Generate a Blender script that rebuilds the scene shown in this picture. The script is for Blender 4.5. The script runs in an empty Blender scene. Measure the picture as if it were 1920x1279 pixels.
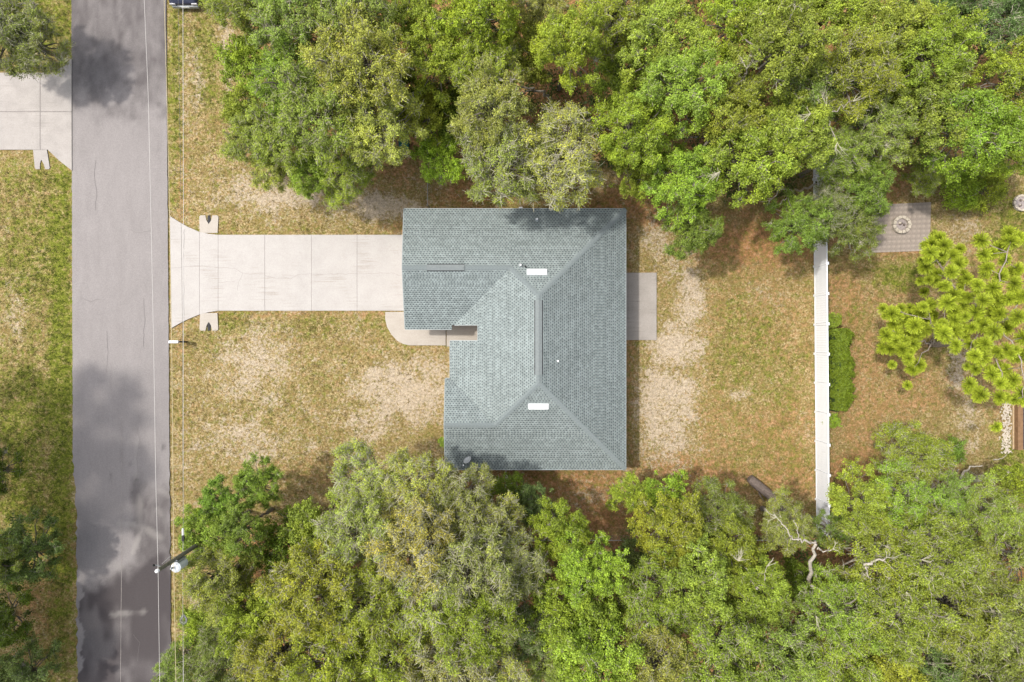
import bpy, math
import numpy as np
from mathutils import Vector, Matrix

# ---------------------------------------------------------------- camera, sky, sun, exposure
SC = bpy.context.scene
COL = SC.collection
CAM_H, FPX = 43.0, 1280.0          # camera height (m), focal length in photo pixels


def W(px, py, z=0.0):
    """photo pixel seen at height z -> world point"""
    k = (CAM_H - z) / FPX
    return ((px - 960.0) * k, (639.5 - py) * k, z)


cam_d = bpy.data.cameras.new('camera')
cam_d.sensor_width = 36.0
cam_d.lens = 24.0
cam_d.clip_end = 3000
cam = bpy.data.objects.new('camera', cam_d)
cam.location = (0, 0, CAM_H)
COL.objects.link(cam)
SC.camera = cam

SUN_VEC = Vector((-0.50, 0.13, 1.0)).normalized()
world = bpy.data.worlds.new('World')
SC.world = world
world.use_nodes = True
wn = world.node_tree
wn.nodes.clear()
sky = wn.nodes.new('ShaderNodeTexSky')
sky.sky_type = 'NISHITA'
sky.sun_disc = False
sky.sun_elevation = math.asin(SUN_VEC.z)
sky.sun_rotation = math.atan2(SUN_VEC.x, SUN_VEC.y) % (2 * math.pi)
sky.dust_density = 4.0
sky.ozone_density = 0.6
bg = wn.nodes.new('ShaderNodeBackground')
bg.inputs['Strength'].default_value = 0.15
wo = wn.nodes.new('ShaderNodeOutputWorld')
veil = wn.nodes.new('ShaderNodeHueSaturation')      # thin high cloud whitens the blue
veil.inputs['Saturation'].default_value = 0.42
wn.links.new(sky.outputs[0], veil.inputs['Color'])
wn.links.new(veil.outputs[0], bg.inputs['Color'])
wn.links.new(bg.outputs[0], wo.inputs['Surface'])

sun_d = bpy.data.lights.new('sun', 'SUN')
sun_d.energy = 2.0
sun_d.angle = math.radians(2.2)
sun_d.color = (1.0, 0.95, 0.87)
sun = bpy.data.objects.new('sun', sun_d)
sun.rotation_euler = SUN_VEC.to_track_quat('Z', 'Y').to_euler()
sun.location = (-20, 5, 60)
COL.objects.link(sun)

SC.view_settings.view_transform = 'Standard'
SC.view_settings.look = 'None'
SC.view_settings.gamma = 1.0
SC.view_settings.exposure = 0.86
SC.view_settings.use_curve_mapping = False

RNG = np.random.default_rng(7)


# ---------------------------------------------------------------- helpers
def tag(o, label=None, cat=None, group=None, kind=None):
    if label:
        o['label'] = label
    if cat:
        o['category'] = cat
    if group:
        o['group'] = group
    if kind:
        o['kind'] = kind
    return o


def link(o, parent=None):
    COL.objects.link(o)
    if parent is not None:
        o.parent = parent
    return o


def empty(name, loc=(0, 0, 0), rz=0.0):
    o = bpy.data.objects.new(name, None)
    o.empty_display_size = 0.3
    o.location = loc
    o.rotation_euler = (0, 0, rz)
    COL.objects.link(o)
    return o


class MB:
    """collects polygons into one mesh"""

    def __init__(self):
        self.v, self.f, self.m = [], [], []

    def add(self, verts, faces, mat=0):
        b = len(self.v)
        self.v.extend([tuple(map(float, p)) for p in verts])
        self.f.extend([tuple(i + b for i in f) for f in faces])
        self.m.extend([mat] * len(faces))
        return self

    def box(self, x0, x1, y0, y1, z0, z1, mat=0):
        return self.add([(x0, y0, z0), (x1, y0, z0), (x1, y1, z0), (x0, y1, z0), (x0, y0, z1), (x1, y0, z1), (x1, y1, z1), (x0, y1, z1)],
                        [(3, 2, 1, 0), (4, 5, 6, 7), (0, 1, 5, 4), (1, 2, 6, 5), (2, 3, 7, 6), (3, 0, 4, 7)], mat)

    def cbox(self, x0, x1, y0, y1, z0, z1, c=0.01, mat=0):
        """box with chamfered top edges"""
        v = [(x0, y0, z0), (x1, y0, z0), (x1, y1, z0), (x0, y1, z0), (x0, y0, z1 - c), (x1, y0, z1 - c), (x1, y1, z1 - c), (x0, y1, z1 - c),
             (x0 + c, y0 + c, z1), (x1 - c, y0 + c, z1), (x1 - c, y1 - c, z1), (x0 + c, y1 - c, z1)]
        f = [(3, 2, 1, 0), (8, 9, 10, 11)]
        for a in range(4):
            b = (a + 1) % 4
            f += [(a, b, b + 4, a + 4), (a + 4, b + 4, b + 8, a + 8)]
        return self.add(v, f, mat)

    def prism(self, poly, z0, z1, c=0.0, mat=0):
        """vertical prism over a polygon, z0/z1 numbers or functions of (x, y)"""
        n = len(poly)
        a = sum(poly[i][0] * poly[(i + 1) % n][1] - poly[(i + 1) % n][0] * poly[i][1] for i in range(n))
        if a < 0:
            poly = poly[::-1]
        f0 = z0 if callable(z0) else (lambda x, y: z0)
        f1 = z1 if callable(z1) else (lambda x, y: z1)
        v = [(p[0], p[1], f0(p[0], p[1])) for p in poly] + [(p[0], p[1], f1(p[0], p[1])) for p in poly]
        f = [tuple(range(n - 1, -1, -1)), tuple(range(n, 2 * n))]
        f += [(i, (i + 1) % n, n + (i + 1) % n, n + i) for i in range(n)]
        return self.add(v, f, mat)

    def tube(self, pts, r, sides=6, mat=0, cap=True):
        pts = [Vector(p) for p in pts]
        n = len(pts)
        rr = r if hasattr(r, '__len__') else [r] * n
        vs, prev = [], None
        for i, p in enumerate(pts):
            d = (pts[min(i + 1, n - 1)] - pts[max(i - 1, 0)]).normalized()
            ref = prev if prev is not None else (Vector((0, 0, 1)) if abs(d.z) < 0.9 else Vector((1, 0, 0)))
            a = (ref - d * ref.dot(d)).normalized()
            prev = a
            b = d.cross(a)
            for k in range(sides):
                t = 2 * math.pi * k / sides
                vs.append(p + (a * math.cos(t) + b * math.sin(t)) * rr[i])
        fs = []
        for i in range(n - 1):
            for k in range(sides):
                k2 = (k + 1) % sides
                fs.append((i * sides + k, i * sides + k2, (i + 1) * sides + k2, (i + 1) * sides + k))
        if cap:
            fs.append(tuple(range(sides - 1, -1, -1)))
            fs.append(tuple((n - 1) * sides + k for k in range(sides)))
        return self.add(vs, fs, mat)

    def lathe(self, prof, c=(0, 0, 0), sides=20, mat=0):
        vs = []
        for (r, z) in prof:
            for k in range(sides):
                t = 2 * math.pi * k / sides
                vs.append((c[0] + r * math.cos(t), c[1] + r * math.sin(t), c[2] + z))
        fs = []
        n = len(prof)
        for i in range(n - 1):
            for k in range(sides):
                k2 = (k + 1) % sides
                fs.append((i * sides + k, i * sides + k2, (i + 1) * sides + k2, (i + 1) * sides + k))
        fs.append(tuple(range(sides - 1, -1, -1)))
        fs.append(tuple((n - 1) * sides + k for k in range(sides)))
        return self.add(vs, fs, mat)

    def mesh(self, name, mats, smooth=False):
        me = bpy.data.meshes.new(name)
        me.from_pydata(self.v, [], self.f)
        for m in (mats if isinstance(mats, (list, tuple)) else [mats]):
            me.materials.append(m)
        me.polygons.foreach_set('material_index', self.m)
        if smooth:
            me.polygons.foreach_set('use_smooth', [True] * len(self.f))
        me.update()
        return me

    def build(self, name, mats, parent=None, loc=(0, 0, 0), rz=0.0, smooth=False):
        o = bpy.data.objects.new(name, self.mesh(name, mats, smooth))
        o.location = loc
        o.rotation_euler = (0, 0, rz)
        return link(o, parent)


def quad_mesh(name, verts, quads, mats, mat_index=None, cols=None, smooth=False):
    """fast mesh from numpy arrays of quads; cols = (N,4) point colours"""
    me = bpy.data.meshes.new(name)
    nv, nf = len(verts), len(quads)
    me.vertices.add(nv)
    me.vertices.foreach_set('co', np.asarray(verts, np.float32).ravel())
    me.loops.add(nf * 4)
    me.polygons.add(nf)
    me.polygons.foreach_set('loop_start', np.arange(0, nf * 4, 4, dtype=np.int32))
    me.loops.foreach_set('vertex_index', np.asarray(quads, np.int32).ravel())
    for m in mats:
        me.materials.append(m)
    if mat_index is not None:
        me.polygons.foreach_set('material_index', np.asarray(mat_index, np.int32))
    if smooth:
        me.polygons.foreach_set('use_smooth', np.ones(nf, bool))
    if cols is not None:
        at = me.color_attributes.new('zone', 'FLOAT_COLOR', 'POINT')
        at.data.foreach_set('color', np.asarray(cols, np.float32).ravel())
    me.update(calc_edges=True)
    me.validate()
    return me


def nrm(a):
    return a / np.maximum(np.linalg.norm(a, axis=-1, keepdims=True), 1e-9)


def tubes_np(paths, radii, sides=4):
    """paths (N,P,3), radii (N,P) -> verts, quads"""
    N, P, _ = paths.shape
    d = np.gradient(paths, axis=1)
    d = nrm(d)
    ref = np.where(np.abs(d[..., 2:3]) < 0.9, np.array([0, 0, 1.0]), np.array([1.0, 0, 0]))
    a = nrm(np.cross(d, ref))
    b = np.cross(d, a)
    t = np.arange(sides) * 2 * np.pi / sides
    v = paths[:, :, None, :] + radii[:, :, None, None] * (a[:, :, None, :] * np.cos(t)[None, None, :, None] + b[:, :, None, :] * np.sin(t)[None, None, :, None])
    idx = np.arange(N * P * sides).reshape(N, P, sides)
    q = np.stack([idx[:, :-1, :], np.roll(idx[:, :-1, :], -1, 2), np.roll(idx[:, 1:, :], -1, 2), idx[:, 1:, :]], -1)
    return v.reshape(-1, 3), q.reshape(-1, 4)


def leaves_np(rng, c, d, size, flat=0.5, aspect=0.62):
    """leaf quads at c facing roughly along d"""
    n = len(c)
    nn = nrm(d * 0.6 + rng.normal(0, 0.5, (n, 3)) + np.array([0, 0, flat]))
    t = nrm(np.cross(nn, rng.normal(0, 1, (n, 3))))
    b = np.cross(nn, t)
    s = (size * rng.uniform(0.6, 1.35, (n, 1)))
    v = np.stack([c - t * s * 0.5, c - b * s * 0.5 * aspect + nn * s * 0.08, c + t * s * 0.5, c + b * s * 0.5 * aspect + nn * s * 0.08], 1)
    return v.reshape(-1, 3), np.arange(n * 4).reshape(n, 4)


def vnoise(x, y, seed=0):
    """smooth value noise on arrays"""
    xi, yi = np.floor(x).astype(np.int64), np.floor(y).astype(np.int64)
    xf, yf = x - xi, y - yi
    u, v = xf * xf * (3 - 2 * xf), yf * yf * (3 - 2 * yf)

    def h(a, b):
        k = (a * 374761393 + b * 668265263 + seed * 974634777) & 0xFFFFFFFF
        k = ((k ^ (k >> 13)) * 1274126177) & 0xFFFFFFFF
        return ((k ^ (k >> 16)) & 0xFFFF) / 65535.0
    return (h(xi, yi) * (1 - u) + h(xi + 1, yi) * u) * (1 - v) + (h(xi, yi + 1) * (1 - u) + h(xi + 1, yi + 1) * u) * v


def fbm(x, y, seed=0, octv=4):
    s, a, t = 0, 1.0, 0
    for i in range(octv):
        s = s + a * vnoise(x * 2 ** i, y * 2 ** i, seed + i)
        t += a
        a *= 0.55
    return s / t


# ---------------------------------------------------------------- materials
def new_mat(name):
    m = bpy.data.materials.new(name)
    m.use_nodes = True
    nt = m.node_tree
    nt.nodes.clear()
    out = nt.nodes.new('ShaderNodeOutputMaterial')
    return m, nt, out


class NT:
    def __init__(self, nt):
        self.nt = nt

    def n(self, typ, **kw):
        nd = self.nt.nodes.new(typ)
        for k, v in kw.items():
            setattr(nd, k, v)
        return nd

    def l(self, a, b):
        self.nt.links.new(a, b)

    def coord(self, which='Object'):
        return self.n('ShaderNodeTexCoord').outputs[which]

    def pos(self):
        return self.n('ShaderNodeNewGeometry').outputs['Position']

    def mapping(self, vec, scale=(1, 1, 1), rot=(0, 0, 0)):
        m = self.n('ShaderNodeMapping')
        m.inputs['Scale'].default_value = scale
        m.inputs['Rotation'].default_value = rot
        self.l(vec, m.inputs['Vector'])
        return m.outputs[0]

    def noise(self, vec, scale, detail=4, rough=0.55, dist=0.0):
        t = self.n('ShaderNodeTexNoise')
        t.inputs['Scale'].default_value = scale
        t.inputs['Detail'].default_value = detail
        t.inputs['Roughness'].default_value = rough
        t.inputs['Distortion'].default_value = dist
        self.l(vec, t.inputs['Vector'])
        return t.outputs['Fac']

    def ramp(self, fac, stops):
        r = self.n('ShaderNodeValToRGB')
        el = r.color_ramp.elements
        while len(el) < len(stops):
            el.new(0.5)
        for e, (p, c) in zip(el, stops):
            e.position = p
            e.color = (*c, 1) if hasattr(c, '__len__') else (c, c, c, 1)
        self.l(fac, r.inputs[0])
        return r.outputs[0]

    def mix(self, fac, a, b, mode='MIX'):
        m = self.n('ShaderNodeMix', data_type='RGBA', blend_type=mode)
        for i, x in ((0, fac), (6, a), (7, b)):
            if hasattr(x, 'links'):
                self.l(x, m.inputs[i])
            elif hasattr(x, '__len__'):
                m.inputs[i].default_value = (*x, 1)
            else:
                m.inputs[i].default_value = x
        return m.outputs[2]

    def math(self, op, a, b=0.0, c=0.0, clamp=False):
        m = self.n('ShaderNodeMath', operation=op, use_clamp=clamp)
        for i, x in enumerate((a, b, c)):
            if hasattr(x, 'links'):
                self.l(x, m.inputs[i])
            else:
                m.inputs[i].default_value = x
        return m.outputs[0]

    def bsdf(self, col, rough=0.8, spec=0.3, metal=0.0, bump=None, bstr=0.3, bdist=0.02):
        p = self.n('ShaderNodeBsdfPrincipled')
        if hasattr(col, 'links'):
            self.l(col, p.inputs['Base Color'])
        else:
            p.inputs['Base Color'].default_value = (*col, 1)
        if hasattr(rough, 'links'):
            self.l(rough, p.inputs['Roughness'])
        else:
            p.inputs['Roughness'].default_value = rough
        p.inputs['Specular IOR Level'].default_value = spec
        p.inputs['Metallic'].default_value = metal
        if bump is not None:
            b = self.n('ShaderNodeBump')
            b.inputs['Strength'].default_value = bstr
            b.inputs['Distance'].default_value = bdist
            self.l(bump, b.inputs['Height'])
            self.l(b.outputs[0], p.inputs['Normal'])
        return p.outputs[0]


def simple(name, col, rough=0.7, var=0.18, scale=6.0, metal=0.0, spec=0.3, bump=0.15):
    m, nt, out = new_mat(name)
    N = NT(nt)
    v = N.coord()
    f = N.noise(v, scale, 5, 0.6)
    c = N.ramp(f, [(0.3, tuple(x * (1 - var) for x in col)), (0.7, tuple(min(1, x * (1 + var)) for x in col))])
    f2 = N.noise(v, scale * 9, 3, 0.6)
    N.l(N.bsdf(c, rough, spec, metal, bump=f2, bstr=bump, bdist=0.01), out.inputs[0])
    return m


def mat_ground():
    m, nt, out = new_mat('sandy_lawn')
    N = NT(nt)
    a = N.n('ShaderNodeAttribute', attribute_name='zone')
    s = N.n('ShaderNodeSeparateColor')
    N.l(a.outputs['Color'], s.inputs[0])
    sand, green, lit = s.outputs[0], s.outputs[1], s.outputs[2]
    p = N.pos()
    n1 = N.noise(p, 3.6, 8, 0.74, 0.5)
    n2 = N.noise(p, 9.0, 4, 0.7, 0.3)
    n3 = N.noise(p, 1.1, 5, 0.6)
    n4 = N.noise(p, 24.0, 3, 0.7)
    dry = N.ramp(n2, [(0.34, (0.115, 0.080, 0.026)), (0.5, (0.255, 0.188, 0.080)), (0.62, (0.40, 0.32, 0.185))])
    dry = N.mix(N.ramp(n3, [(0.42, 0.0), (0.60, 0.6)]), dry, (0.165, 0.128, 0.036))
    grn = N.ramp(n2, [(0.34, (0.070, 0.090, 0.010)), (0.52, (0.140, 0.160, 0.020)), (0.68, (0.23, 0.225, 0.05))])
    ltr = N.ramp(n1, [(0.34, (0.15, 0.068, 0.026)), (0.52, (0.30, 0.150, 0.066)), (0.66, (0.42, 0.26, 0.145))])
    snd = N.ramp(n4, [(0.36, (0.29, 0.222, 0.145)), (0.55, (0.41, 0.34, 0.25)), (0.7, (0.47, 0.41, 0.33))])

    def w(weight, nz, gain=5.0, bias=0.0):
        # noise threshold set by the zone weight
        x = N.math('ADD', N.math('MULTIPLY', weight, 0.50), N.math('MULTIPLY', N.math('SUBTRACT', nz, 0.5), 2.3))
        return N.math('MULTIPLY', N.math('SUBTRACT', x, 0.30 + bias), gain, clamp=True)
    c = N.mix(w(lit, n1, 1.9, -0.22), dry, ltr)
    c = N.mix(w(green, N.noise(p, 2.6, 7, 0.72), 1.9, -0.26), c, grn)
    c = N.mix(w(sand, N.math('ADD', N.math('MULTIPLY', N.noise(p, 5.6, 7, 0.76, 0.4), 0.72), N.math('MULTIPLY', N.noise(p, 1.3, 5, 0.7, 0.6), 0.36)), 4.0, 0.02), c, snd)
    c = N.mix(1.0, c, N.ramp(N.noise(p, 6.5, 7, 0.8), [(0.36, 0.62), (0.58, 1.18)]), 'MULTIPLY')
    h = N.math('ADD', n2, N.math('MULTIPLY', n4, 0.6))
    N.l(N.bsdf(c, 0.95, 0.1, bump=h, bstr=0.8, bdist=0.06), out.inputs[0])
    return m


def mat_asphalt():
    m, nt, out = new_mat('worn_asphalt')
    N = NT(nt)
    a = N.n('ShaderNodeAttribute', attribute_name='zone')
    s = N.n('ShaderNodeSeparateColor')
    N.l(a.outputs['Color'], s.inputs[0])
    p = N.pos()
    fine = N.noise(p, 17, 5, 0.8)
    mid = N.noise(N.mapping(p, (1.6, 0.45, 1)), 1.0, 5, 0.6)
    base = N.ramp(mid, [(0.3, (0.188, 0.174, 0.170)), (0.7, (0.240, 0.223, 0.218))])
    base = N.mix(0.45, base, N.ramp(fine, [(0.3, (0.13, 0.118, 0.115)), (0.7, (0.33, 0.302, 0.295))]))
    lane = N.math('SINE', N.math('MULTIPLY', N.n('ShaderNodeSeparateXYZ').outputs[0], 1.0))
    damp_and_shade = N.mix(fine, (0.036, 0.030, 0.031), (0.060, 0.051, 0.053))  # dark tone for damp asphalt and painted tree shade
    c = N.mix(s.outputs[0], base, damp_and_shade)
    c = N.mix(s.outputs[1], c, (0.30, 0.28, 0.26))
    c = N.mix(s.outputs[2], c, (0.05, 0.045, 0.045))
    N.l(N.bsdf(c, 0.9, 0.2, bump=fine, bstr=0.35, bdist=0.01), out.inputs[0])
    return m


def mat_concrete(name, c0, c1, streak=0.25, dirt=(0.25, 0.2, 0.15), dirt_amt=0.3):
    m, nt, out = new_mat(name)
    N = NT(nt)
    p = N.pos()
    a = N.noise(p, 1.3, 5, 0.6)
    f = N.noise(p, 22, 4, 0.7)
    base = N.ramp(a, [(0.3, c0), (0.7, c1)])
    br = N.noise(N.mapping(p, (0.5, 9.0, 1)), 1.0, 3, 0.6)
    gate = N.ramp(N.noise(p, 0.45, 2), [(0.48, 0.0), (0.62, 1.0)])
    base = N.mix(N.math('MULTIPLY', N.math('MULTIPLY', N.ramp(br, [(0.5, 0.0), (0.68, 1.0)]), gate), streak), base, dirt)
    base = N.mix(N.math('MULTIPLY', N.ramp(N.noise(p, 2.6, 6, 0.7), [(0.56, 0.0), (0.74, 1.0)]), dirt_amt), base, dirt)
    base = N.mix(0.12, base, N.ramp(f, [(0.3, 0.12), (0.7, 0.75)]))
    N.l(N.bsdf(base, 0.85, 0.25, bump=f, bstr=0.15, bdist=0.005), out.inputs[0])
    return m


def mat_attr(name, rough=0.9, nscale=30.0, var=0.35, blotch=0.25):
    """colour comes from the mesh's own per-piece colour"""
    m, nt, out = new_mat(name)
    N = NT(nt)
    a = N.n('ShaderNodeAttribute', attribute_name='zone')
    p = N.pos()
    f = N.noise(p, nscale, 3, 0.7)
    g = N.noise(p, 0.7, 4, 0.6)
    c = N.mix(1.0, a.outputs['Color'], N.ramp(f, [(0.3, 1 - var), (0.7, 1 + var * 0.5)]), 'MULTIPLY')
    c = N.mix(1.0, c, N.ramp(g, [(0.3, 1 - blotch), (0.7, 1.0)]), 'MULTIPLY')
    N.l(N.bsdf(c, rough, 0.2, bump=f, bstr=0.2, bdist=0.005), out.inputs[0])
    return m


def mat_leaf(name, trans=0.24, rough=0.55):
    """object colour x per-leaf tone, thin and translucent"""
    m, nt, out = new_mat(name)
    N = NT(nt)
    oi = N.n('ShaderNodeObjectInfo')
    a = N.n('ShaderNodeAttribute', attribute_name='zone')
    s = N.n('ShaderNodeSeparateColor')
    N.l(a.outputs['Color'], s.inputs[0])
    tone = N.n('ShaderNodeCombineColor')
    for i in range(3):
        N.l(s.outputs[0], tone.inputs[i])
    c = N.mix(1.0, oi.outputs['Color'], tone.outputs[0], 'MULTIPLY')
    yel = N.mix(1.0, c, (1.25, 1.10, 0.7), 'MULTIPLY')
    c = N.mix(s.outputs[1], c, yel)
    gry = N.mix(0.6, c, (0.24, 0.26, 0.13))
    c = N.mix(s.outputs[2], c, gry)
    pb = N.bsdf(c, rough, 0.25)
    tr = N.n('ShaderNodeBsdfTranslucent')
    N.l(N.mix(1.0, c, (1.25, 1.25, 0.6), 'MULTIPLY'), tr.inputs['Color'])
    mx = N.n('ShaderNodeMixShader')
    mx.inputs[0].default_value = trans
    N.l(pb, mx.inputs[1])
    N.l(tr.outputs[0], mx.inputs[2])
    N.l(mx.outputs[0], out.inputs[0])
    return m


def mat_bark(name, c0, c1):
    m, nt, out = new_mat(name)
    N = NT(nt)
    p = N.pos()
    f = N.noise(p, 9, 5, 0.7)
    c = N.ramp(f, [(0.3, c0), (0.65, c1)])
    N.l(N.bsdf(c, 0.9, 0.15, bump=f, bstr=0.5, bdist=0.02), out.inputs[0])
    return m


M = {}
M['ground'] = mat_ground()
M['asphalt'] = mat_asphalt()
M['concrete'] = mat_concrete('pale_concrete', (0.345, 0.320, 0.298), (0.386, 0.362, 0.340), 0.60, (0.235, 0.20, 0.165), 0.34)
M['old_concrete'] = mat_concrete('weathered_concrete', (0.26, 0.235, 0.215), (0.34, 0.31, 0.285), 0.3, (0.16, 0.14, 0.12), 0.4)
M['patio'] = mat_concrete('patio_concrete', (0.225, 0.200, 0.175), (0.29, 0.258, 0.228), 0.6, (0.14, 0.115, 0.095), 0.5)
M['walk'] = mat_concrete('walk_concrete', (0.32, 0.28, 0.235), (0.38, 0.34, 0.29), 0.3, (0.22, 0.18, 0.14), 0.3)
M['crack'] = simple('crack_dirt', (0.21, 0.19, 0.18), 1.0)
M['tar'] = simple('dark_crack', (0.155, 0.142, 0.138), 1.0)  # plain dark grey of the asphalt cracks
M['shingle'] = mat_attr('asphalt_shingle', 0.92, 40, 0.30, 0.14)
M['cap'] = simple('ridge_cap_shingle', (0.155, 0.180, 0.182), 0.9, 0.14, 12, bump=0.4)
M['vent_dark'] = simple('ridge_vent_shingle', (0.165, 0.185, 0.187), 0.9, 0.12, 10)
M['white'] = simple('white_paint', (0.74, 0.75, 0.76), 0.5, 0.05, 3, bump=0.03)
M['vinyl'] = simple('white_vinyl', (0.76, 0.78, 0.81), 0.4, 0.04, 2, bump=0.02)
M['drip'] = simple('drip_edge_metal', (0.24, 0.27, 0.27), 0.5, 0.08, 4)
M['fascia'] = simple('fascia_paint', (0.30, 0.32, 0.32), 0.6, 0.08, 4)
M['stucco'] = simple('beige_stucco', (0.45, 0.41, 0.35), 0.9, 0.08, 5, bump=0.4)
M['glass'] = simple('window_glass', (0.03, 0.04, 0.05), 0.08, 0.1, 2, spec=0.6, bump=0.0)
M['door'] = simple('door_paint', (0.10, 0.07, 0.05), 0.5, 0.1, 4)
M['black'] = simple('black_rubber', (0.02, 0.02, 0.022), 0.6, 0.2, 8)
M['galv'] = simple('galvanised_steel', (0.30, 0.31, 0.33), 0.45, 0.12, 10, metal=0.6, spec=0.5)
M['steel'] = simple('grey_steel', (0.35, 0.37, 0.38), 0.4, 0.1, 6, metal=0.3, spec=0.5)
M['cable'] = simple('cable_aluminium', (0.50, 0.48, 0.46), 0.5, 0.08, 6)
M['cable_tan'] = simple('cable_weathered', (0.42, 0.36, 0.22), 0.6, 0.08, 6)
M['cable_dark'] = simple('cable_jacket', (0.12, 0.12, 0.11), 0.7, 0.1, 6)
M['pole'] = mat_bark('pole_wood', (0.10, 0.095, 0.07), (0.20, 0.19, 0.15))
M['can'] = simple('transformer_paint', (0.55, 0.58, 0.60), 0.4, 0.06, 3)
M['navy'] = simple('navy_car_paint', (0.028, 0.032, 0.06), 0.22, 0.06, 3, spec=0.6, bump=0.0)
M['lamp'] = simple('clear_lamp', (0.5, 0.5, 0.52), 0.15, 0.05, 3)
M['red_lamp'] = simple('red_lamp', (0.25, 0.01, 0.01), 0.2, 0.05, 3)
M['stone'] = simple('pale_stone', (0.42, 0.37, 0.30), 0.9, 0.25, 7, bump=0.5)
M['ash'] = simple('grey_ash', (0.30, 0.26, 0.245), 0.95, 0.3, 12, bump=0.6)
M['paver'] = simple('grey_paver', (0.27, 0.228, 0.192), 0.95, 0.28, 3.5, bump=0.5)
M['timber'] = simple('brown_timber', (0.19, 0.11, 0.055), 0.8, 0.2, 6, bump=0.3)
M['timber_pale'] = simple('pale_timber', (0.40, 0.30, 0.18), 0.8, 0.15, 6)
M['slate_board'] = simple('dark_deck_board', (0.055, 0.05, 0.055), 0.7, 0.3, 5, bump=0.3)
M['teal'] = simple('teal_plastic', (0.01, 0.09, 0.075), 0.5, 0.15, 4)
M['leaf'] = mat_leaf('oak_leaf')
M['needle'] = mat_leaf('pine_needle', 0.35, 0.5)
M['bark'] = mat_bark('oak_bark', (0.10, 0.085, 0.065), (0.24, 0.215, 0.18))
M['twig'] = mat_bark('bare_twig', (0.30, 0.28, 0.20), (0.48, 0.45, 0.34))
M['moss_twig'] = mat_bark('lichen_twig', (0.30, 0.29, 0.195), (0.50, 0.48, 0.36))
M['dead'] = mat_bark('dead_wood', (0.24, 0.21, 0.17), (0.44, 0.40, 0.34))
M['log'] = mat_bark('log_bark', (0.085, 0.065, 0.055), (0.18, 0.145, 0.125))
M['pine_bark'] = mat_bark('pine_bark', (0.16, 0.13, 0.10), (0.34, 0.29, 0.25))

# ---------------------------------------------------------------- ground
SAND = [(1248, 770, 66, 135, .95), (1272, 655, 58, 50, 1.0), (1295, 560, 32, 75, .9), (1238, 450, 38, 50, .75), (1270, 500, 40, 40, .6), (1385, 742, 26, 13, 1.1),
        (1440, 560, 80, 60, .50), (1500, 500, 50, 80, .45), (1535, 650, 22, 140, .55), (1510, 800, 40, 60, .55), (1290, 480, 30, 30, .5),
        (750, 735, 100, 68, 1.0), (480, 690, 95, 90, .74), (455, 825, 90, 60, .72), (580, 840, 70, 30, .55), (700, 790, 70, 50, .8), (805, 690, 40, 40, .75),
        (600, 690, 80, 40, .45), (520, 365, 140, 50, .85), (720, 385, 80, 32, .95), (640, 400, 130, 30, .55), (430, 330, 50, 40, .6), (770, 330, 30, 20, .5),
        (426, 110, 12, 150, .75), (372, 150, 16, 100, .55), (362, 1130, 16, 70, .65), (345, 1210, 16, 60, .55), (400, 290, 40, 30, .45),
        (80, 480, 45, 100, .48), (30, 560, 35, 120, .62), (30, 330, 50, 30, .5), (60, 700, 60, 60, .3), (20, 430, 25, 60, .5),
        (1800, 680, 28, 60, .95), (1820, 790, 45, 60, .85), (1800, 430, 80, 55, .62), (1635, 820, 55, 10, .6), (1700, 560, 40, 40, .35),
        (980, 905, 120, 25, .35), (1110, 925, 70, 40, .62), (1790, 375, 30, 14, .5), (1070, 930, 60, 30, .4), (1180, 895, 25, 25, .6)]
GREEN = [(114, 700, 30, 560, 1.15), (60, 480, 80, 160, .74), (50, 780, 80, 120, .88), (60, 960, 90, 110, .85), (60, 900, 90, 90, .7), (60, 340, 90, 50, .65), (328, 150, 20, 260, .8), (385, 110, 30, 110, .7), (345, 1150, 20, 160, .55),
         (1400, 660, 80, 110, .55), (1375, 580, 30, 30, .5), (1450, 720, 70, 90, .5), (1690, 515, 70, 28, .85), (1900, 420, 50, 60, .85), (1420, 840, 90, 60, .35),
         (600, 610, 200, 22, .4), (440, 605, 35, 20, .6), (1890, 850, 40, 30, .8), (1610, 590, 30, 60, .4), (120, 1200, 60, 200, .55), (800, 600, 60, 10, .3),
         (410, 640, 50, 40, .35), (520, 760, 120, 60, .3), (70, 20, 100, 100, .8), (1750, 650, 60, 60, .3), (1500, 860, 40, 30, .4), (100, 560, 30, 200, .4)]
LITTER = [(1420, 450, 130, 60, 1.1), (1200, 385, 130, 40, 1.1), (880, 360, 70, 45, 1.0), (745, 310, 60, 55, .85), (770, 425, 60, 14, .7), (1000, 905, 220, 35, 1.0),
          (1120, 975, 100, 60, 1.1), (1300, 905, 120, 60, .95), (1480, 890, 70, 50, .75), (1620, 720, 70, 180, .62), (1590, 570, 60, 80, .7), (1650, 330, 70, 60, 1.0),
          (1610, 885, 70, 50, .95), (340, 430, 14, 260, .55), (1880, 600, 80, 200, .5), (80, 1100, 80, 160, .6), (1700, 740, 100, 60, .6), (1180, 640, 12, 300, .6), (1440, 600, 120, 130, .42), (1460, 800, 90, 70, .6), (1700, 620, 80, 90, .55),
          (560, 590, 260, 8, .5), (1690, 470, 70, 18, .8), (1350, 620, 60, 160, .3), (620, 900, 90, 50, .45), (1350, 820, 60, 100, .45), (480, 260, 50, 40, .6)]


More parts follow.
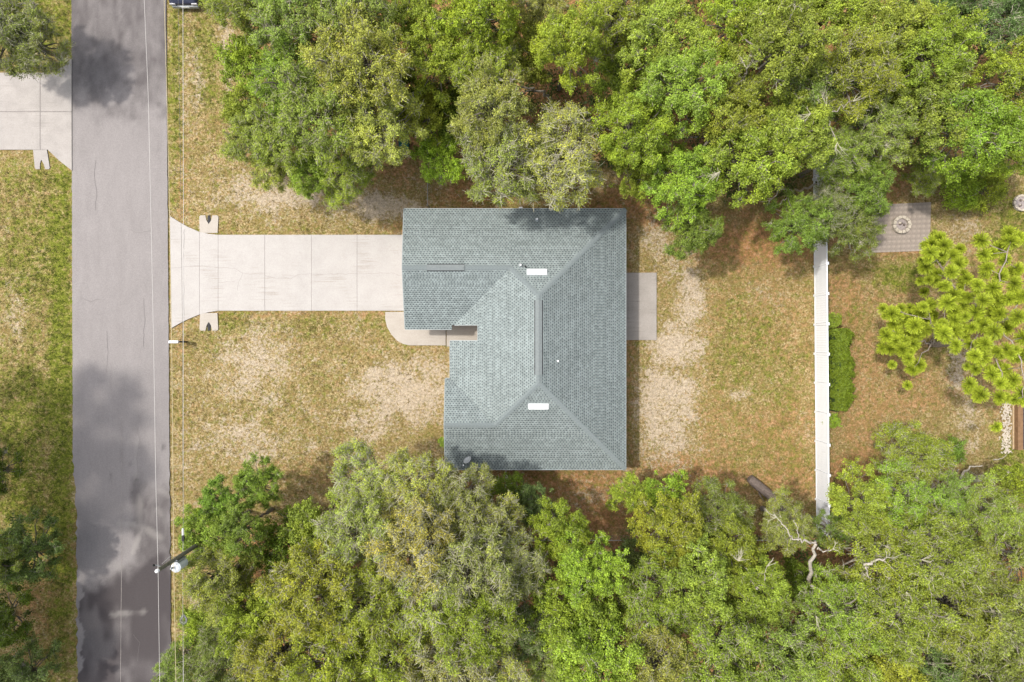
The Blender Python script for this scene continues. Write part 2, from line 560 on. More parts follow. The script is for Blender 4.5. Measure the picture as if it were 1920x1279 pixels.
def zone_weights(PX, PY):
    nz = fbm(PX / 28.0, PY / 28.0, 5, 4) - 0.5
    nz2 = fbm(PX / 60.0, PY / 60.0, 15, 3) - 0.5

    def field(lst, base):
        f = np.full(PX.shape, base)
        for cx, cy, rx, ry, w in lst:
            d = np.sqrt(((PX - cx) / rx) ** 2 + ((PY - cy) / ry) ** 2)
            d = d + nz * 1.1 + nz2 * 0.5
            f = np.maximum(f, w * np.clip(1.45 - d, 0, 1))
        return f
    sand = np.clip(field(SAND, 0.30) + nz2 * 0.45 - 0.22 * (PX > 1330) - 0.12 * (PX < 134), 0, 1.15)
    green = np.clip(field(GREEN, 0.14) + nz2 * -0.2, 0, 1.1)
    sand = np.clip(sand - 0.5 * np.clip(green - .35, 0, 1) * (sand < .55), 0, 1.15)
    lit = field(LITTER, 0.08)
    woods = np.maximum(np.clip((330 - PY) / 60.0, 0, 1) * np.clip((PX - 440) / 40.0, 0, 1), np.clip((PY - 960) / 60.0, 0, 1) * np.clip((PX - 400) / 60.0, 0, 1))
    lit = np.clip(np.maximum(lit, woods * 1.1), 0, 1.1)
    sand = np.where(lit > .5, sand * .75, sand) * (1 - 0.8 * woods)
    green = green * (1 - 0.7 * woods)
    return sand, green, lit


def grid_sheet(name, xs, ys, zfun, colfun, mat, kind='structure'):
    X, Y = np.meshgrid(xs, ys)
    Z = zfun(X, Y)
    v = np.stack([X, Y, Z], -1).reshape(-1, 3)
    ny, nx = X.shape
    i = np.arange(ny * nx).reshape(ny, nx)
    q = np.stack([i[:-1, :-1], i[:-1, 1:], i[1:, 1:], i[1:, :-1]], -1).reshape(-1, 4)
    me = quad_mesh(name, v, q, [mat], cols=colfun(X, Y).reshape(-1, 4), smooth=True)
    o = link(bpy.data.objects.new(name, me))
    o['kind'] = kind
    return o


far = np.array([40, 48, 60, 90, 140, 240, 500, 1000.0])
gx = np.concatenate([-far[::-1], np.arange(-35, 35.01, 0.22), far])
gy = np.concatenate([-far[::-1], np.arange(-25, 25.01, 0.22), far])


def ground_cols(X, Y):
    PX, PY = X * FPX / CAM_H + 960, 639.5 - Y * FPX / CAM_H
    s, g, l = zone_weights(PX, PY)
    return np.stack([s, g, l, np.ones_like(s)], -1)


def road_x(Y, side):
    """road edges (world x) at world y"""
    py = 639.5 - Y * FPX / CAM_H
    if side < 0:
        px = 134 + 3.0 * py / 1000.0 + 7.0 * np.clip((py - 850) / 130.0, 0, 1) + (fbm(py / 9.0, py * 0, 3, 2) - .5) * (1.5 + 6.0 * np.clip((py - 830) / 60.0, 0, 1))
    else:
        px = 311.5 + 7.5 * py / 1000.0 + (fbm(py / 12.0, py * 0, 9, 2) - .5) * (1.2 + 3 * np.clip((py - 860) / 60.0, 0, 1))
    return (px - 960) * CAM_H / FPX


def gz(X, Y):
    z = (fbm(X / 1.7, Y / 1.7, 21, 3) - 0.5) * 0.05 - 0.02
    inroad = (X > road_x(Y, -1) - 0.5) & (X < road_x(Y, 1) + 0.5)
    return np.where(inroad, -0.05, z)


grid_sheet('ground', gx, gy, gz, ground_cols, M['ground'])

# ---------------------------------------------------------------- road
ty = np.arange(-26, 26.01, 0.16)
ty = np.concatenate([[-900, -300, -80, -40], ty, [40, 80, 300, 900]])
tu = np.linspace(0, 1, 44)
U, Y = np.meshgrid(tu, ty)
XL, XR = road_x(Y, -1), road_x(Y, 1)
X = XL + (XR - XL) * U
PX, PY = X * FPX / CAM_H + 960, 639.5 - Y * FPX / CAM_H
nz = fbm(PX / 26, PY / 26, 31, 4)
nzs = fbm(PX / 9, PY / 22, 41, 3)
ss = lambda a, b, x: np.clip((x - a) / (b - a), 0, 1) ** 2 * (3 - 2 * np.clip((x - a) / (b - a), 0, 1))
damp_and_shade = 0.55 * ss(0.24, 0.54, 0.5 * nz + 0.5 * (1 - PY / 260)) * (0.5 + nzs) * (PY < 420)  # tree shade painted into the upper road
damp_and_shade = np.maximum(damp_and_shade, 0.12 * ss(655, 760, PY + (nz - .5) * 90 - 22 * np.cos((PX - 190) / 40)))  # faint shade painted along the middle stretch
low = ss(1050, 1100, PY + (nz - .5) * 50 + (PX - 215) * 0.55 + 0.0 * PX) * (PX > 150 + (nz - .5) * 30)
damp_and_shade = np.maximum(damp_and_shade, 0.92 * low)  # lower end: damp asphalt with tree shade painted in
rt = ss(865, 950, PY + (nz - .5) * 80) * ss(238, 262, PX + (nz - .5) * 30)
damp_and_shade = np.maximum(damp_and_shade, 0.62 * rt * (0.6 + 0.8 * nzs))
damp_and_shade = damp_and_shade * (1 - 0.35 * ss(0.5, 0.8, fbm(PX / 40, PY / 70, 77, 3)))
worn = np.zeros_like(damp_and_shade)


def stroke(x0, y0, x1, y1, w, a):
    global worn
    t = np.clip(((PX - x0) * (x1 - x0) + (PY - y0) * (y1 - y0)) / ((x1 - x0) ** 2 + (y1 - y0) ** 2), 0, 1)
    d = np.hypot(PX - x0 - t * (x1 - x0), PY - y0 - t * (y1 - y0))
    worn = np.maximum(worn, 0.6 * a * np.clip(1.4 - d / w + (nzs - .5) * 1.6, 0, 1) * (0.4 + nzs))


for s_ in [(225, 980, 262, 985, 4, .6), (262, 985, 300, 1008, 6, .6), (268, 990, 250, 1035, 4, .6), (262, 930, 262, 980, 5, .45), (296, 955, 303, 965, 5, .5),
           (210, 1152, 240, 1150, 5, .6), (240, 1150, 272, 1147, 4, .5), (190, 1050, 225, 1062, 6, .35), (300, 920, 318, 930, 5, .4), (256, 830, 256, 900, 4, .35),
           (317, 0, 322, 900, 2, .5)]:
    stroke(*s_)
dark = np.zeros_like(damp_and_shade)
for (cx, cy, rx, ry, a) in [(307, 838, 3, 8, .8), (307, 820, 2, 4, .6), (257, 900, 3, 5, .6), (208, 895, 2, 8, .5), (245, 870, 3, 5, .4), (170, 790, 5, 5, .0)]:
    dark = np.maximum(dark, a * np.clip(1.3 - np.hypot((PX - cx) / rx, (PY - cy) / ry), 0, 1))
cols = np.stack([np.clip(damp_and_shade, 0, 1), worn, dark, np.ones_like(damp_and_shade)], -1)
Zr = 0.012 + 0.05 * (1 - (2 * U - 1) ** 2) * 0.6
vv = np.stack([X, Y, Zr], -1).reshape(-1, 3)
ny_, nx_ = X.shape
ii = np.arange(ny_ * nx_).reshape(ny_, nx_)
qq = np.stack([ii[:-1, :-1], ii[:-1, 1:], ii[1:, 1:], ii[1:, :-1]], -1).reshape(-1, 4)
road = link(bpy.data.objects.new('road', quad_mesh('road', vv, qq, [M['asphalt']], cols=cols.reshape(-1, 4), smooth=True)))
road['kind'] = 'structure'


def ribbon(mb, pts, w, z, jitter=0.0, mat=0):
    """thin flat strip with thickness lying on a surface; pts in photo pixels at height z"""
    P = []
    for i in range(len(pts) - 1):
        (x0, y0), (x1, y1) = pts[i], pts[i + 1]
        n = max(1, int(math.hypot(x1 - x0, y1 - y0) / 7))
        for k in range(n):
            t = k / n
            P.append((x0 + (x1 - x0) * t + RNG.normal(0, jitter), y0 + (y1 - y0) * t + RNG.normal(0, jitter)))
    P.append(pts[-1])
    Q = [Vector(W(a, b, z)) for a, b in P]
    v, f = [], []
    for i, q in enumerate(Q):
        d = (Q[min(i + 1, len(Q) - 1)] - Q[max(i - 1, 0)]).normalized()
        s = Vector((-d.y, d.x, 0)) * w * 0.5
        v += [q + s, q - s]
    for i in range(len(Q) - 1):
        f.append((2 * i, 2 * i + 1, 2 * i + 3, 2 * i + 2))
    mb.add(v, f, mat)


# lane seam of the resurfaced half
mb = MB()
ribbon(mb, [(228, 790), (228.5, 900), (228, 1060), (227, 1150), (226, 1279)], 0.035, 0.052, 0.15)
o = mb.build('lane_seam', M['crack'], road)
mb = MB()
for pts in [[(205, 880), (208, 900), (210, 912)], [(256, 800), (262, 830), (257, 860), (259, 905)], [(180, 300), (176, 330), (181, 360), (178, 395)], [(240, 430), (262, 436), (284, 431)],
            [(152, 560), (170, 566), (190, 561)], [(200, 620), (203, 660), (199, 700)], [(268, 560), (272, 600), (268, 650)], [(250, 1190), (262, 1205), (258, 1240)], [(165, 980), (180, 990), (184, 1015)]]:
    ribbon(mb, pts, 0.014, 0.054, 0.7)
mb.build('asphalt_crack', M['tar'], road)


# ---------------------------------------------------------------- driveway and other paving
def slab(parent, poly_px, mat, z1=0.065, name='slab', inset=0.012, z0=-0.12):
    P = [Vector(W(x, y, z1)[:2]) for x, y in poly_px]
    c = sum(P, Vector((0, 0))) / len(P)
    Q = []
    for p in P:
        d = (c - p)
        Q.append((p.x + math.copysign(min(inset, abs(d.x)), d.x), p.y + math.copysign(min(inset, abs(d.y)), d.y)))
    return MB().prism(Q, z0, z1).build(name, mat, parent)


drive = empty('driveway', W(540, 512, 0))
tag(drive, kind='structure')


def place_rel(o, parent):
    o.location = (-parent.location[0], -parent.location[1], -parent.location[2])
    return o


SL = [[(318, 405), (334, 415), (350, 424), (374, 434.5), (374, 590), (350, 600), (334, 608), (320, 616)],
      [(374, 434.5), (390, 438), (409, 440), (409, 583), (390, 586), (374, 590)],
      [(409, 440), (496.5, 440), (496.5, 583), (409, 583)], [(496.5, 440), (584, 440), (584, 583), (496.5, 583)],
      [(584, 440), (669.5, 440), (669.5, 583), (584, 583)], [(669.5, 440), (786, 440), (786, 583), (669.5, 583)]]
for k, pl in enumerate(SL):
    s = slab(drive, pl, M['concrete'], 0.064 + 0.002 * (k % 3))
    place_rel(s, drive)
cr = MB()
for pts in [[(320, 503), (345, 500), (372, 498), (409, 502)], [(409, 502), (440, 503), (455, 512), (470, 514), (496, 514)],
            [(455, 512), (448, 528), (445, 545)], [(497, 518), (515, 521), (545, 522), (560, 515), (584, 513)],
            [(584, 514), (620, 514), (669, 513)], [(669, 513), (700, 513), (735, 512), (756, 518)], [(409, 530), (440, 528)], [(345, 430), (344, 500), (345, 600)]]:
    ribbon(cr, pts, 0.011, 0.0725, 0.6)
c = cr.build('hairline_crack', M['crack'], drive)
place_rel(c, drive)
jn = MB()
for x, y0, y1 in [(374, 435, 590), (409, 440, 583), (496.5, 440, 583), (584, 440, 583), (669.5, 440, 583)]:
    a, b = W(x, y0, 0.064), W(x, y1, 0.064)
    jn.box(a[0] - 0.016, a[0] + 0.016, b[1], a[1], 0.0, 0.058)
j = jn.build('joint_filler', M['crack'], drive)
j['kind'] = 'stuff'
place_rel(j, drive)

# walkway and porch
walk = empty('walkway', W(780, 630, 0))
tag(walk, kind='structure')
s = slab(walk, [(722, 584.5), (786, 584.5), (786, 606), (836, 606), (836, 648), (768, 648), (756, 645.5), (744, 639), (733, 627), (725, 612), (722, 598)], M['walk'], 0.06)
place_rel(s, walk)
s = slab(walk, [(837, 602), (917, 602), (917, 650), (837, 650)], M['walk'], 0.062)
place_rel(s, walk)

patio = slab(None, [(1130, 511), (1231.5, 511), (1231.5, 638), (1130, 638)], M['patio'], 0.08, 'patio')
tag(patio, kind='structure')

nd = empty('driveway', W(60, 210, 0))
tag(nd, kind='structure')
for pl in [[(-80, 136), (75, 136), (75, 209), (-80, 209)], [(-80, 210), (75, 210), (75, 281), (-80, 281)], [(76, 136), (100, 136), (116, 124), (134.5, 110), (134.5, 209), (76, 209)],
           [(76, 210), (134.5, 210), (134.8, 320), (112, 302), (89, 281), (76, 281)]]:
    s = slab(nd, pl, M['old_concrete'], 0.06)
    place_rel(s, nd)
jn = MB()
a, b = W(75.5, 136, 0.06), W(75.5, 281, 0.06)
jn.box(a[0] - 0.03, a[0] + 0.03, b[1], a[1], 0, 0.052)
a, b = W(-60, 209.5, 0.06), W(134, 209.5, 0.06)
jn.box(a[0], b[0], a[1] - 0.03, a[1] + 0.03, 0, 0.053)
j = jn.build('joint_filler', M['crack'], nd)
j['kind'] = 'stuff'
place_rel(j, nd)


# culvert end sections: sloped concrete aprons with a pipe slot
def culvert(cx, cy, w, l, sy, label, skew=0.0):
    """cx,cy = middle of the edge that touches the driveway; sy = +1 goes up the photo"""
    x, y, _ = W(cx, cy, 0)
    k = CAM_H / FPX
    w, l = w * k, l * k
    root = empty('culvert_headwall', (x, y, 0))
    tag(root, label, 'culvert end', 'concrete culvert ends beside the driveways')
    h = w / 2
    s = sy
    sl = 0.14 * w      # half width of the slot mouth
    P = [(-h * 0.92, 0), (h * 0.92, 0), (h, l * 0.93 * s), (h * 0.86, l * s), (sl * 1.3, l * s), (sl * 0.9, l * 0.72 * s), (0, l * 0.50 * s), (-sl * 0.9, l * 0.72 * s), (-sl * 1.3, l * s), (-h * 0.86, l * s), (-h, l * 0.93 * s)]
    P = [(p[0] + skew * abs(p[1]), p[1]) for p in P]
    top = lambda X_, Y_: 0.058 - 0.02 * abs(Y_) / l
    MB().prism(P, -0.25, top).build('concrete_apron', M['walk'] if cx > 200 else M['old_concrete'], root)
    m = MB()
    m.tube([(skew * l * .45, l * 0.45 * s, -0.17), (skew * l, l * 1.0 * s, -0.19)], 0.17 * w, 12)
    m.build('pipe', M['black'], root)
    return root


culvert(392, 437, 36, 33, 1, 'concrete culvert end with a pipe slot on the trees side of the pale driveway')
culvert(392, 587, 35, 33, -1, 'concrete culvert end with a pipe slot, by the mailbox side of the pale driveway')
culvert(76, 281.5, 28, 36, -1, 'grey concrete culvert end below the old driveway across the street', 0.12)

# ---------------------------------------------------------------- house
XE, XWM, XWW, XG = 6.73, -3.66, -3.95, -6.37
YN, YS = 7.83, -7.61
YG, YW = 0.71, -2.23
XRD = (XE + XWM) / 2
HALF = (XE - XWM) / 2
ZE, PT = 2.50, 0.235
YRG, YRW = (YN + YG) / 2, (YS + YW) / 2
PN = lambda x, y: ZE + PT * (YN - y)
PG = lambda x, y: ZE + PT * (y - YG)
PD = lambda x, y: ZE + PT * (x - XWM)
PE = lambda x, y: ZE + PT * (YW - y)
PF = lambda x, y: ZE + PT * (y - YS)
PC = lambda x, y: ZE + PT * (XE - x)
A_ = (XWM + (YN - YRG), YRG)                # garage ridge meets hip
B_ = (XRD, YN - HALF)                       # main ridge, north end
C_ = (XRD, YS + HALF)                       # main ridge, south end
D_ = (XWM + (YRW - YS), YRW)                # wing ridge meets hip
NX0, NX1, NY0, NY1 = -3.57, -1.99, 0.0, 0.96
vx = XWM + (NY1 - YG)
SLOPES = {
    'N': ([(XG - .04, YN), (XE, YN), B_, A_, (XG, YRG)], PN, (1, 0), (0, -1), YN),
    'G': ([(XG + .04, YG), (NX0, YG), (NX0, NY1), (vx, NY1), A_, (XG, YRG)], PG, (1, 0), (0, 1), YG),
    'D': ([(XWM, YW), (XWM, NY0), (NX1, NY0), (NX1, NY1), (vx, NY1), A_, B_, C_, D_], PD, (0, 1), (1, 0), XWM),
    'E': ([(XWW, YW), (XWM, YW), D_, (XWW, YRW)], PE, (1, 0), (0, -1), YW),
    'F': ([(XWW, YS), (XE, YS), C_, D_, (XWW, YRW)], PF, (1, 0), (0, 1), YS),
    'C': ([(XE, YS), (XE, YN), B_, C_], PC, (0, 1), (-1, 0), XE)}

house = empty('house', (0, 0, 0))
tag(house, 'single storey L shaped house with grey green shingled hip and gable roof', 'house')
FP = [(-5.9, 7.33), (6.23, 7.33), (6.23, -7.11), (-3.47, -7.11), (-3.47, -2.72), (-3.17, -2.72), (-3.17, -.42), (-1.45, -.42), (-1.45, 1.21), (-5.9, 1.21)]
wl = MB()
for i in range(len(FP)):
    (x0, y0), (x1, y1) = FP[i], FP[(i + 1) % len(FP)]
    d = Vector((x1 - x0, y1 - y0)).normalized()
    nrm_in = Vector((d.y, -d.x)) * 0.2
    # keep corners closed by running each wall its full length, mitred
    q = [(x0, y0), (x1, y1), (x1 + nrm_in.x - d.x * .2, y1 + nrm_in.y - d.y * .2), (x0 + nrm_in.x + d.x * .2, y0 + nrm_in.y + d.y * .2)]
    wl.prism(q, -0.1, 2.40)
wl.build('wall', M['stucco'], house)
for (gx_, ya, yb, yr) in [(-5.9, 1.21, 7.33, YRG), (-3.47, -7.11, -2.72, YRW)]:
    g = MB()
    zt = 2.40 + PT * (yb - ya) / 2 - 0.08
    g.add([(gx_, ya, 2.4), (gx_, yb, 2.4), (gx_, yr, zt), (gx_ + .2, ya, 2.4), (gx_ + .2, yb, 2.4), (gx_ + .2, yr, zt)],
          [(0, 2, 1), (3, 4, 5), (0, 1, 4, 3), (1, 2, 5, 4), (2, 0, 3, 5)])
    g.build('gable', M['stucco'], house)
roof = MB()
for k, (poly, pl, *_r) in SLOPES.items():
    roof.prism([tuple(p) for p in poly], lambda x, y, pl=pl: pl(x, y) - 0.13, lambda x, y, pl=pl: pl(x, y) - 0.004)
roof_o = roof.build('roof', M['cap'], house)


def tree_sh(p):
    return 1.0


# shingles: one mesh per slope, every tab a raised piece of its own
def shingle_slope(key, poly, pl, u, v, v0, seed):
    rng = np.random.default_rng(seed)
    U_ = Vector(u)
    pts = [(p[0] * u[0] + p[1] * u[1], (p[0] - (v0 if v[0] else 0)) * v[0] + (p[1] - (v0 if v[1] else 0)) * v[1]) for p in poly]
    vmax = max(p[1] for p in pts)
    row = 0.1175
    vs, fs, cl = [], [], []
    n = int(vmax / row)
    for r in range(n + 1):
        va = r * row
        vb = va + row
        vm = min(va + row * 0.5, vmax - 1e-4)
        xs = []
        for i in range(len(pts)):
            (a0, b0), (a1, b1) = pts[i], pts[(i + 1) % len(pts)]
            if (b0 > vm) != (b1 > vm):
                xs.append(a0 + (vm - b0) / (b1 - b0) * (a1 - a0))
        xs.sort()
        for s0, s1 in zip(xs[::2], xs[1::2]):
            x = math.floor(s0 / 0.18) * 0.18 - (r % 2) * 0.09 - 0.18 * (int(rng.integers(0, 6)) == 0) * 0.3
            while x < s1:
                wd_ = rng.uniform(0.055, 0.078); wl_ = 0.18 - wd_
                tone = rng.uniform(0.84, 1.14) * (1.0 + 0.05 * math.sin(r * 1.7))
                for (a, b, lift, base) in ((x, x + wl_, 0.016, (0.238, 0.276, 0.273)), (x + wl_, x + wl_ + wd_, 0.007, (0.088, 0.108, 0.112))):
                    a_, b_ = max(a, s0), min(b, s1)
                    if b_ - a_ < 0.012:
                        continue
                    spans = [(va, min(vb, vmax), lift, 0.003, base)]
                    if lift < 0.01:
                        vh = va + row * rng.uniform(0.45, 0.62)
                        spans = [(va, vh, lift, 0.005, base), (vh, max(vh, min(vb, vmax)), 0.009, 0.003, (0.240, 0.277, 0.274))]
                    for (v_a, v_b, l_a, l_b, bs) in spans:
                        q = []
                        for (uu, vv_, lf) in ((a_, v_a, 0.0), (b_, v_a, 0.0), (a_, v_a, l_a), (b_, v_a, l_a), (b_, v_b, l_b), (a_, v_b, l_b)):
                            wx = uu * u[0] + (v0 if v[0] else 0) + vv_ * v[0] if v[0] else uu * u[0]
                            wy = uu * u[1] + ((v0 + vv_ * v[1]) if v[1] else 0) if v[1] else uu * u[1]
                            q.append((wx, wy, pl(wx, wy) + lf))
                        k0 = len(vs)
                        vs += q
                        fs += [(k0, k0 + 1, k0 + 3, k0 + 2), (k0 + 2, k0 + 3, k0 + 4, k0 + 5)]
                        cl += [tuple(c_ * tone for c_ in bs) + (1,)] * 6
                x += wl_ + wd_
    me = quad_mesh('shingles', np.array(vs), np.array(fs), [M['shingle']], cols=np.array(cl))
    o = link(bpy.data.objects.new('shingles', me), roof_o)
    o['kind'] = 'stuff'
    return o


for k, (key, (poly, pl, u, v, v0)) in enumerate(SLOPES.items()):
    shingle_slope(key, poly, pl, u, v, v0, 100 + k)


# ridge and hip caps, each a piece
def cap_line(p0, p1, pl1, pl2, lift=0.0):
    a, b = Vector((p0[0], p0[1])), Vector((p1[0], p1[1]))
    L = (b - a).length
    d = (b - a) / L
    s = Vector((-d.y, d.x))
    w = 0.135
    n = max(1, int(L / 0.2))
    st = L / n
    zc = lambda p: max(pl1(p.x, p.y), pl2(p.x, p.y)) if False else pl1(p.x, p.y)
    m = MB()
    ln = st * 1.12
    pts = []
    for (t, lf) in ((0, 0.042), (ln, 0.022)):
        for sgn in (-1, 0, 1):
            p = a + d * t + s * w * sgn
            z = min(pl1(p.x, p.y), pl2(p.x, p.y)) + lf - (0.008 if sgn else 0)
            pts.append((p.x - a.x, p.y - a.y, z - zc(a)))
    low = [(x, y, z - 0.02) for x, y, z in pts]
    m.add(pts + low, [(0, 1, 4, 3), (1, 2, 5, 4), (6, 7, 1, 0), (7, 8, 2, 1), (6, 0, 3, 9), (2, 8, 11, 5)])
    me = m.mesh('ridge_cap', M['cap'])
    for i in range(n):
        p = a + d * st * i
        o = bpy.data.objects.new('ridge_cap', me)
        o.location = (p.x, p.y, zc(p) + lift + RNG.uniform(-0.003, 0.003))
        link(o, roof_o)


cap_line((XE, YN), B_, PN, PC)
cap_line((XE, YS), C_, PF, PC)
cap_line(A_, B_, PN, PD)
cap_line(D_, C_, PF, PD)
cap_line((XG, YRG), A_, PN, PG)
cap_line((XWW, YRW), D_, PE, PF)
cap_line(C_, B_, PD, PC)


# ridge vents: raised strips straddling the ridge
def ridge_vent(p0, p1, pl1, pl2, w=0.19):
    a, b = Vector(p0), Vector(p1)
    d = (b - a).normalized()
    s = Vector((-d.y, d.x))
    v = []
    for t in (a, b):
        for sgn, dz in ((-1, 0.0), (-1, 0.07), (0, 0.085), (1, 0.07), (1, 0.0)):
            p = t + s * w * sgn
            v.append((p.x, p.y, min(pl1(p.x, p.y), pl2(p.x, p.y)) + dz))
    f = [(i, i + 1, i + 6, i + 5) for i in range(4)] + [(4, 3, 2, 1, 0), (5, 6, 7, 8, 9)]
    MB().add(v, f, 0).build('ridge_vent', [M['vent_dark']], roof_o)
    k_ = MB()
    for sgn in (-1, 1):
        for dz in (0.004,):
            q_ = [(t_.x + s.x * (w + o_) * sgn, t_.y + s.y * (w + o_) * sgn) for t_, o_ in ((a, .0), (b, .0), (b, .045), (a, .045))]
            k_.add([(x_, y_, min(pl1(x_, y_), pl2(x_, y_)) + .024) for x_, y_ in q_] + [(x_, y_, min(pl1(x_, y_), pl2(x_, y_)) - .01) for x_, y_ in q_], [(0, 1, 2, 3), (7, 6, 5, 4), (0, 4, 5, 1), (1, 5, 6, 2), (2, 6, 7, 3), (3, 7, 4, 0)])
    k_.build('vent_slot', M['black'], roof_o)


ridge_vent((-4.95, YRG), (-2.76, YRG), PN, PG, 0.17)
ridge_vent((XRD, 2.36), (XRD, -1.95), PD, PC, 0.20)

# soffit, fascia and drip edge
per = [(XG - .04, YN), (XE, YN), (XE, YS), (XWW, YS), (XWW, YW), (XWM, YW), (XWM, NY0), (NX1, NY0), (NX1, NY1), (NX0, NY1), (NX0, YG), (XG + .04, YG)]


def roofz(x, y):
    for k, (poly, pl, *_r) in SLOPES.items():
        inside = False
        for i in range(len(poly)):
            (a0, b0), (a1, b1) = poly[i], poly[(i + 1) % len(poly)]
            if (b0 > y) != (b1 > y) and x < a0 + (y - b0) / (b1 - b0) * (a1 - a0):
                inside = not inside
        if inside:
            return pl(x, y)
    return ZE


def edge_board(p0, p1, z0a, z0b, name, mat, h, t, dz=0.0):
    a, b = Vector((*p0, z0a)), Vector((*p1, z0b))
    d = (b - a)
    s = Vector((d.y, -d.x, 0)).normalized() * t       # outward for clockwise perimeter is the other side
    s = -s
    v = [a, b, b + s, a + s]
    v = [(p.x, p.y, p.z + dz - h) for p in v] + [(p.x, p.y, p.z + dz) for p in v]
    MB().add(v, [(3, 2, 1, 0), (4, 5, 6, 7), (0, 1, 5, 4), (1, 2, 6, 5), (2, 3, 7, 6), (3, 0, 4, 7)]).build(name, mat, roof_o)


RK = PT
edges = [((XG - .04, YN), (XE, YN), ZE, ZE), ((XE, YN), (XE, YS), ZE, ZE), ((XE, YS), (XWW, YS), ZE, ZE),
         ((XWW, YS), (XWW, YRW), ZE, PE(0, YRW)), ((XWW, YRW), (XWW, YW), PE(0, YRW), ZE), ((XWW, YW), (XWM, YW), ZE, ZE), ((XWM, YW), (XWM, NY0), ZE, ZE),
         ((XWM, NY0), (NX1, NY0), ZE, PD(NX1, 0)), ((NX1, NY0), (NX1, NY1), PD(NX1, 0), PD(NX1, 0)), ((NX1, NY1), (vx, NY1), PD(NX1, 0), PD(vx, 0)),
         ((NX0, YG), (XG + .04, YG), ZE, ZE), ((XG + .04, YG), (XG, YRG), ZE, PG(0, YRG)), ((XG, YRG), (XG - .04, YN), PG(0, YRG), ZE)]
for a, b, za, zb in edges:
    edge_board(a, b, za, zb, 'fascia', M['fascia'], 0.17, 0.025, -0.006)
    edge_board(a, b, za, zb, 'drip_edge', M['drip'], 0.05, 0.045, 0.008)
sof = MB()
sof.prism([(-6.36, 1.18), (6.7, 1.18), (6.7, 7.8), (-6.36, 7.8)], 2.335, 2.352)
sof.prism([(-1.42, -7.58), (6.7, -7.58), (6.7, 1.17), (-1.42, 1.17)], 2.335, 2.352)
sof.prism([(-3.62, -7.58), (-1.43, -7.58), (-1.43, -.02), (-3.62, -.02)], 2.335, 2.352)
sof.build('soffit', M['white'], house)

# garage door on the street side, front door in the recess, windows
gd = MB().box(-5.955, -5.905, 1.85, 6.75, 0.08, 2.2)
gdo = gd.build('garage_door', M['white'], house)
for k in range(4):
    for j in range(8):
        MB().cbox(-5.985, -5.955, 1.93 + j * 0.605, 1.93 + j * 0.605 + 0.52, 0.16 + k * 0.51, 0.58 + k * 0.51, 0.01).build('door_panel', M['white'], gdo)
fd = MB().box(-1.52, -1.455, 0.05, 1.0, 0.08, 2.12).build('front_door', M['door'], house)
MB().tube([(-1.53, 0.15, 1.0), (-1.60, 0.15, 1.0)], 0.03, 8).build('handle', M['steel'], fd)


def window(x, y, w, h, axis, out, z=1.0):
    if axis == 'x':
        f = MB().box(x - w / 2, x + w / 2, min(y, y + out * .06), max(y, y + out * .06), z, z + h).build('window', M['white'], house)
        for s in (-1, 1):
            MB().box(x + s * w / 4 - w / 4 + .05, x + s * w / 4 + w / 4 - .05, min(y + out * .06, y + out * .075), max(y + out * .06, y + out * .075), z + .06, z + h - .06).build('pane', M['glass'], f)
    else:
        f = MB().box(min(x, x + out * .06), max(x, x + out * .06), y - w / 2, y + w / 2, z, z + h).build('window', M['white'], house)
        for s in (-1, 1):
            MB().box(min(x + out * .06, x + out * .075), max(x + out * .06, x + out * .075), y + s * w / 4 - w / 4 + .05, y + s * w / 4 + w / 4 - .05, z + .06, z + h - .06).build('pane', M['glass'], f)


window(-3.47, -4.9, 1.8, 1.2, 'y', -1)
window(-3.17, -1.5, 1.2, 1.2, 'y', -1)
window(6.23, 4.6, 1.5, 1.1, 'y', 1)
window(6.23, -4.6, 1.5, 1.1, 'y', 1)
window(6.23, 1.9, 2.4, 2.0, 'y', 1, 0.12)
window(1.0, 7.33, 1.2, 1.0, 'x', 1)
window(1.0, -7.11, 1.2, 1.0, 'x', -1)


# roof fittings
def slant_vent(px, py, pl, up, mirrored=False):
    z = 4.1
    for _ in range(5):
        x, y, _z = W(px, py, z)
        z = pl(x, y)
    x, y, _z = W(px, py, z + .1)
    a = math.atan(PT) * up
    o = MB()
    w, l = 0.58, 0.155
    o.add([(-w, -l, 0), (w, -l, 0), (w, l, 0), (-w, l, 0), (-w + .02, -l + .01, .05), (w - .02, -l + .01, .05), (w - .02, l - .02, .16), (-w + .02, l - .02, .16)],
          [(3, 2, 1, 0), (4, 5, 6, 7), (0, 1, 5, 4), (1, 2, 6, 5), (2, 3, 7, 6), (3, 0, 4, 7)])
    ob = o.build('roof_vent', M['white'], roof_o, (x, y, z + .02))
    ob.rotation_euler = (a, 0, 0) if not mirrored else (a, 0, 0)
    f = MB().box(-w - .06, w + .06, -l - .05, l + .05, -0.012, 0.006).build('flashing', M['drip'], roof_o, (x, y, z + .018))
    f.rotation_euler = (a, 0, 0)
    if mirrored:
        ob.rotation_euler = (-a, 0, math.pi)


slant_vent(1007, 510, PN, -1)
slant_vent(1010, 762, PF, 1, True)


def vent_pipe(px, py, pl, mat, r=0.06, h=0.3, collar=True):
    z = 3.5
    for _ in range(5):
        x, y, _z = W(px, py, z + h * .5)
        z = pl(x, y)
    m = MB()
    m.lathe([(r, -.1), (r, h), (r * .72, h), (r * .7, h - .05)], sides=12)
    p = m.build('vent_pipe', mat, roof_o, (x, y, z))
    if collar:
        MB().lathe([(r * 2.4, 0.0), (r * 2.2, .03), (r * 1.2, .1)], sides=14).build('collar', M['drip'], roof_o, (x, y, z + .02))


vent_pipe(1007, 411, PN, M['white'], 0.055, 0.28)
vent_pipe(976, 497, PN, M['white'], 0.055, 0.25)
vent_pipe(985, 500, PN, M['black'], 0.05, 0.18, False)
vent_pipe(1046, 677, PC, M['white'], 0.06, 0.16, False)
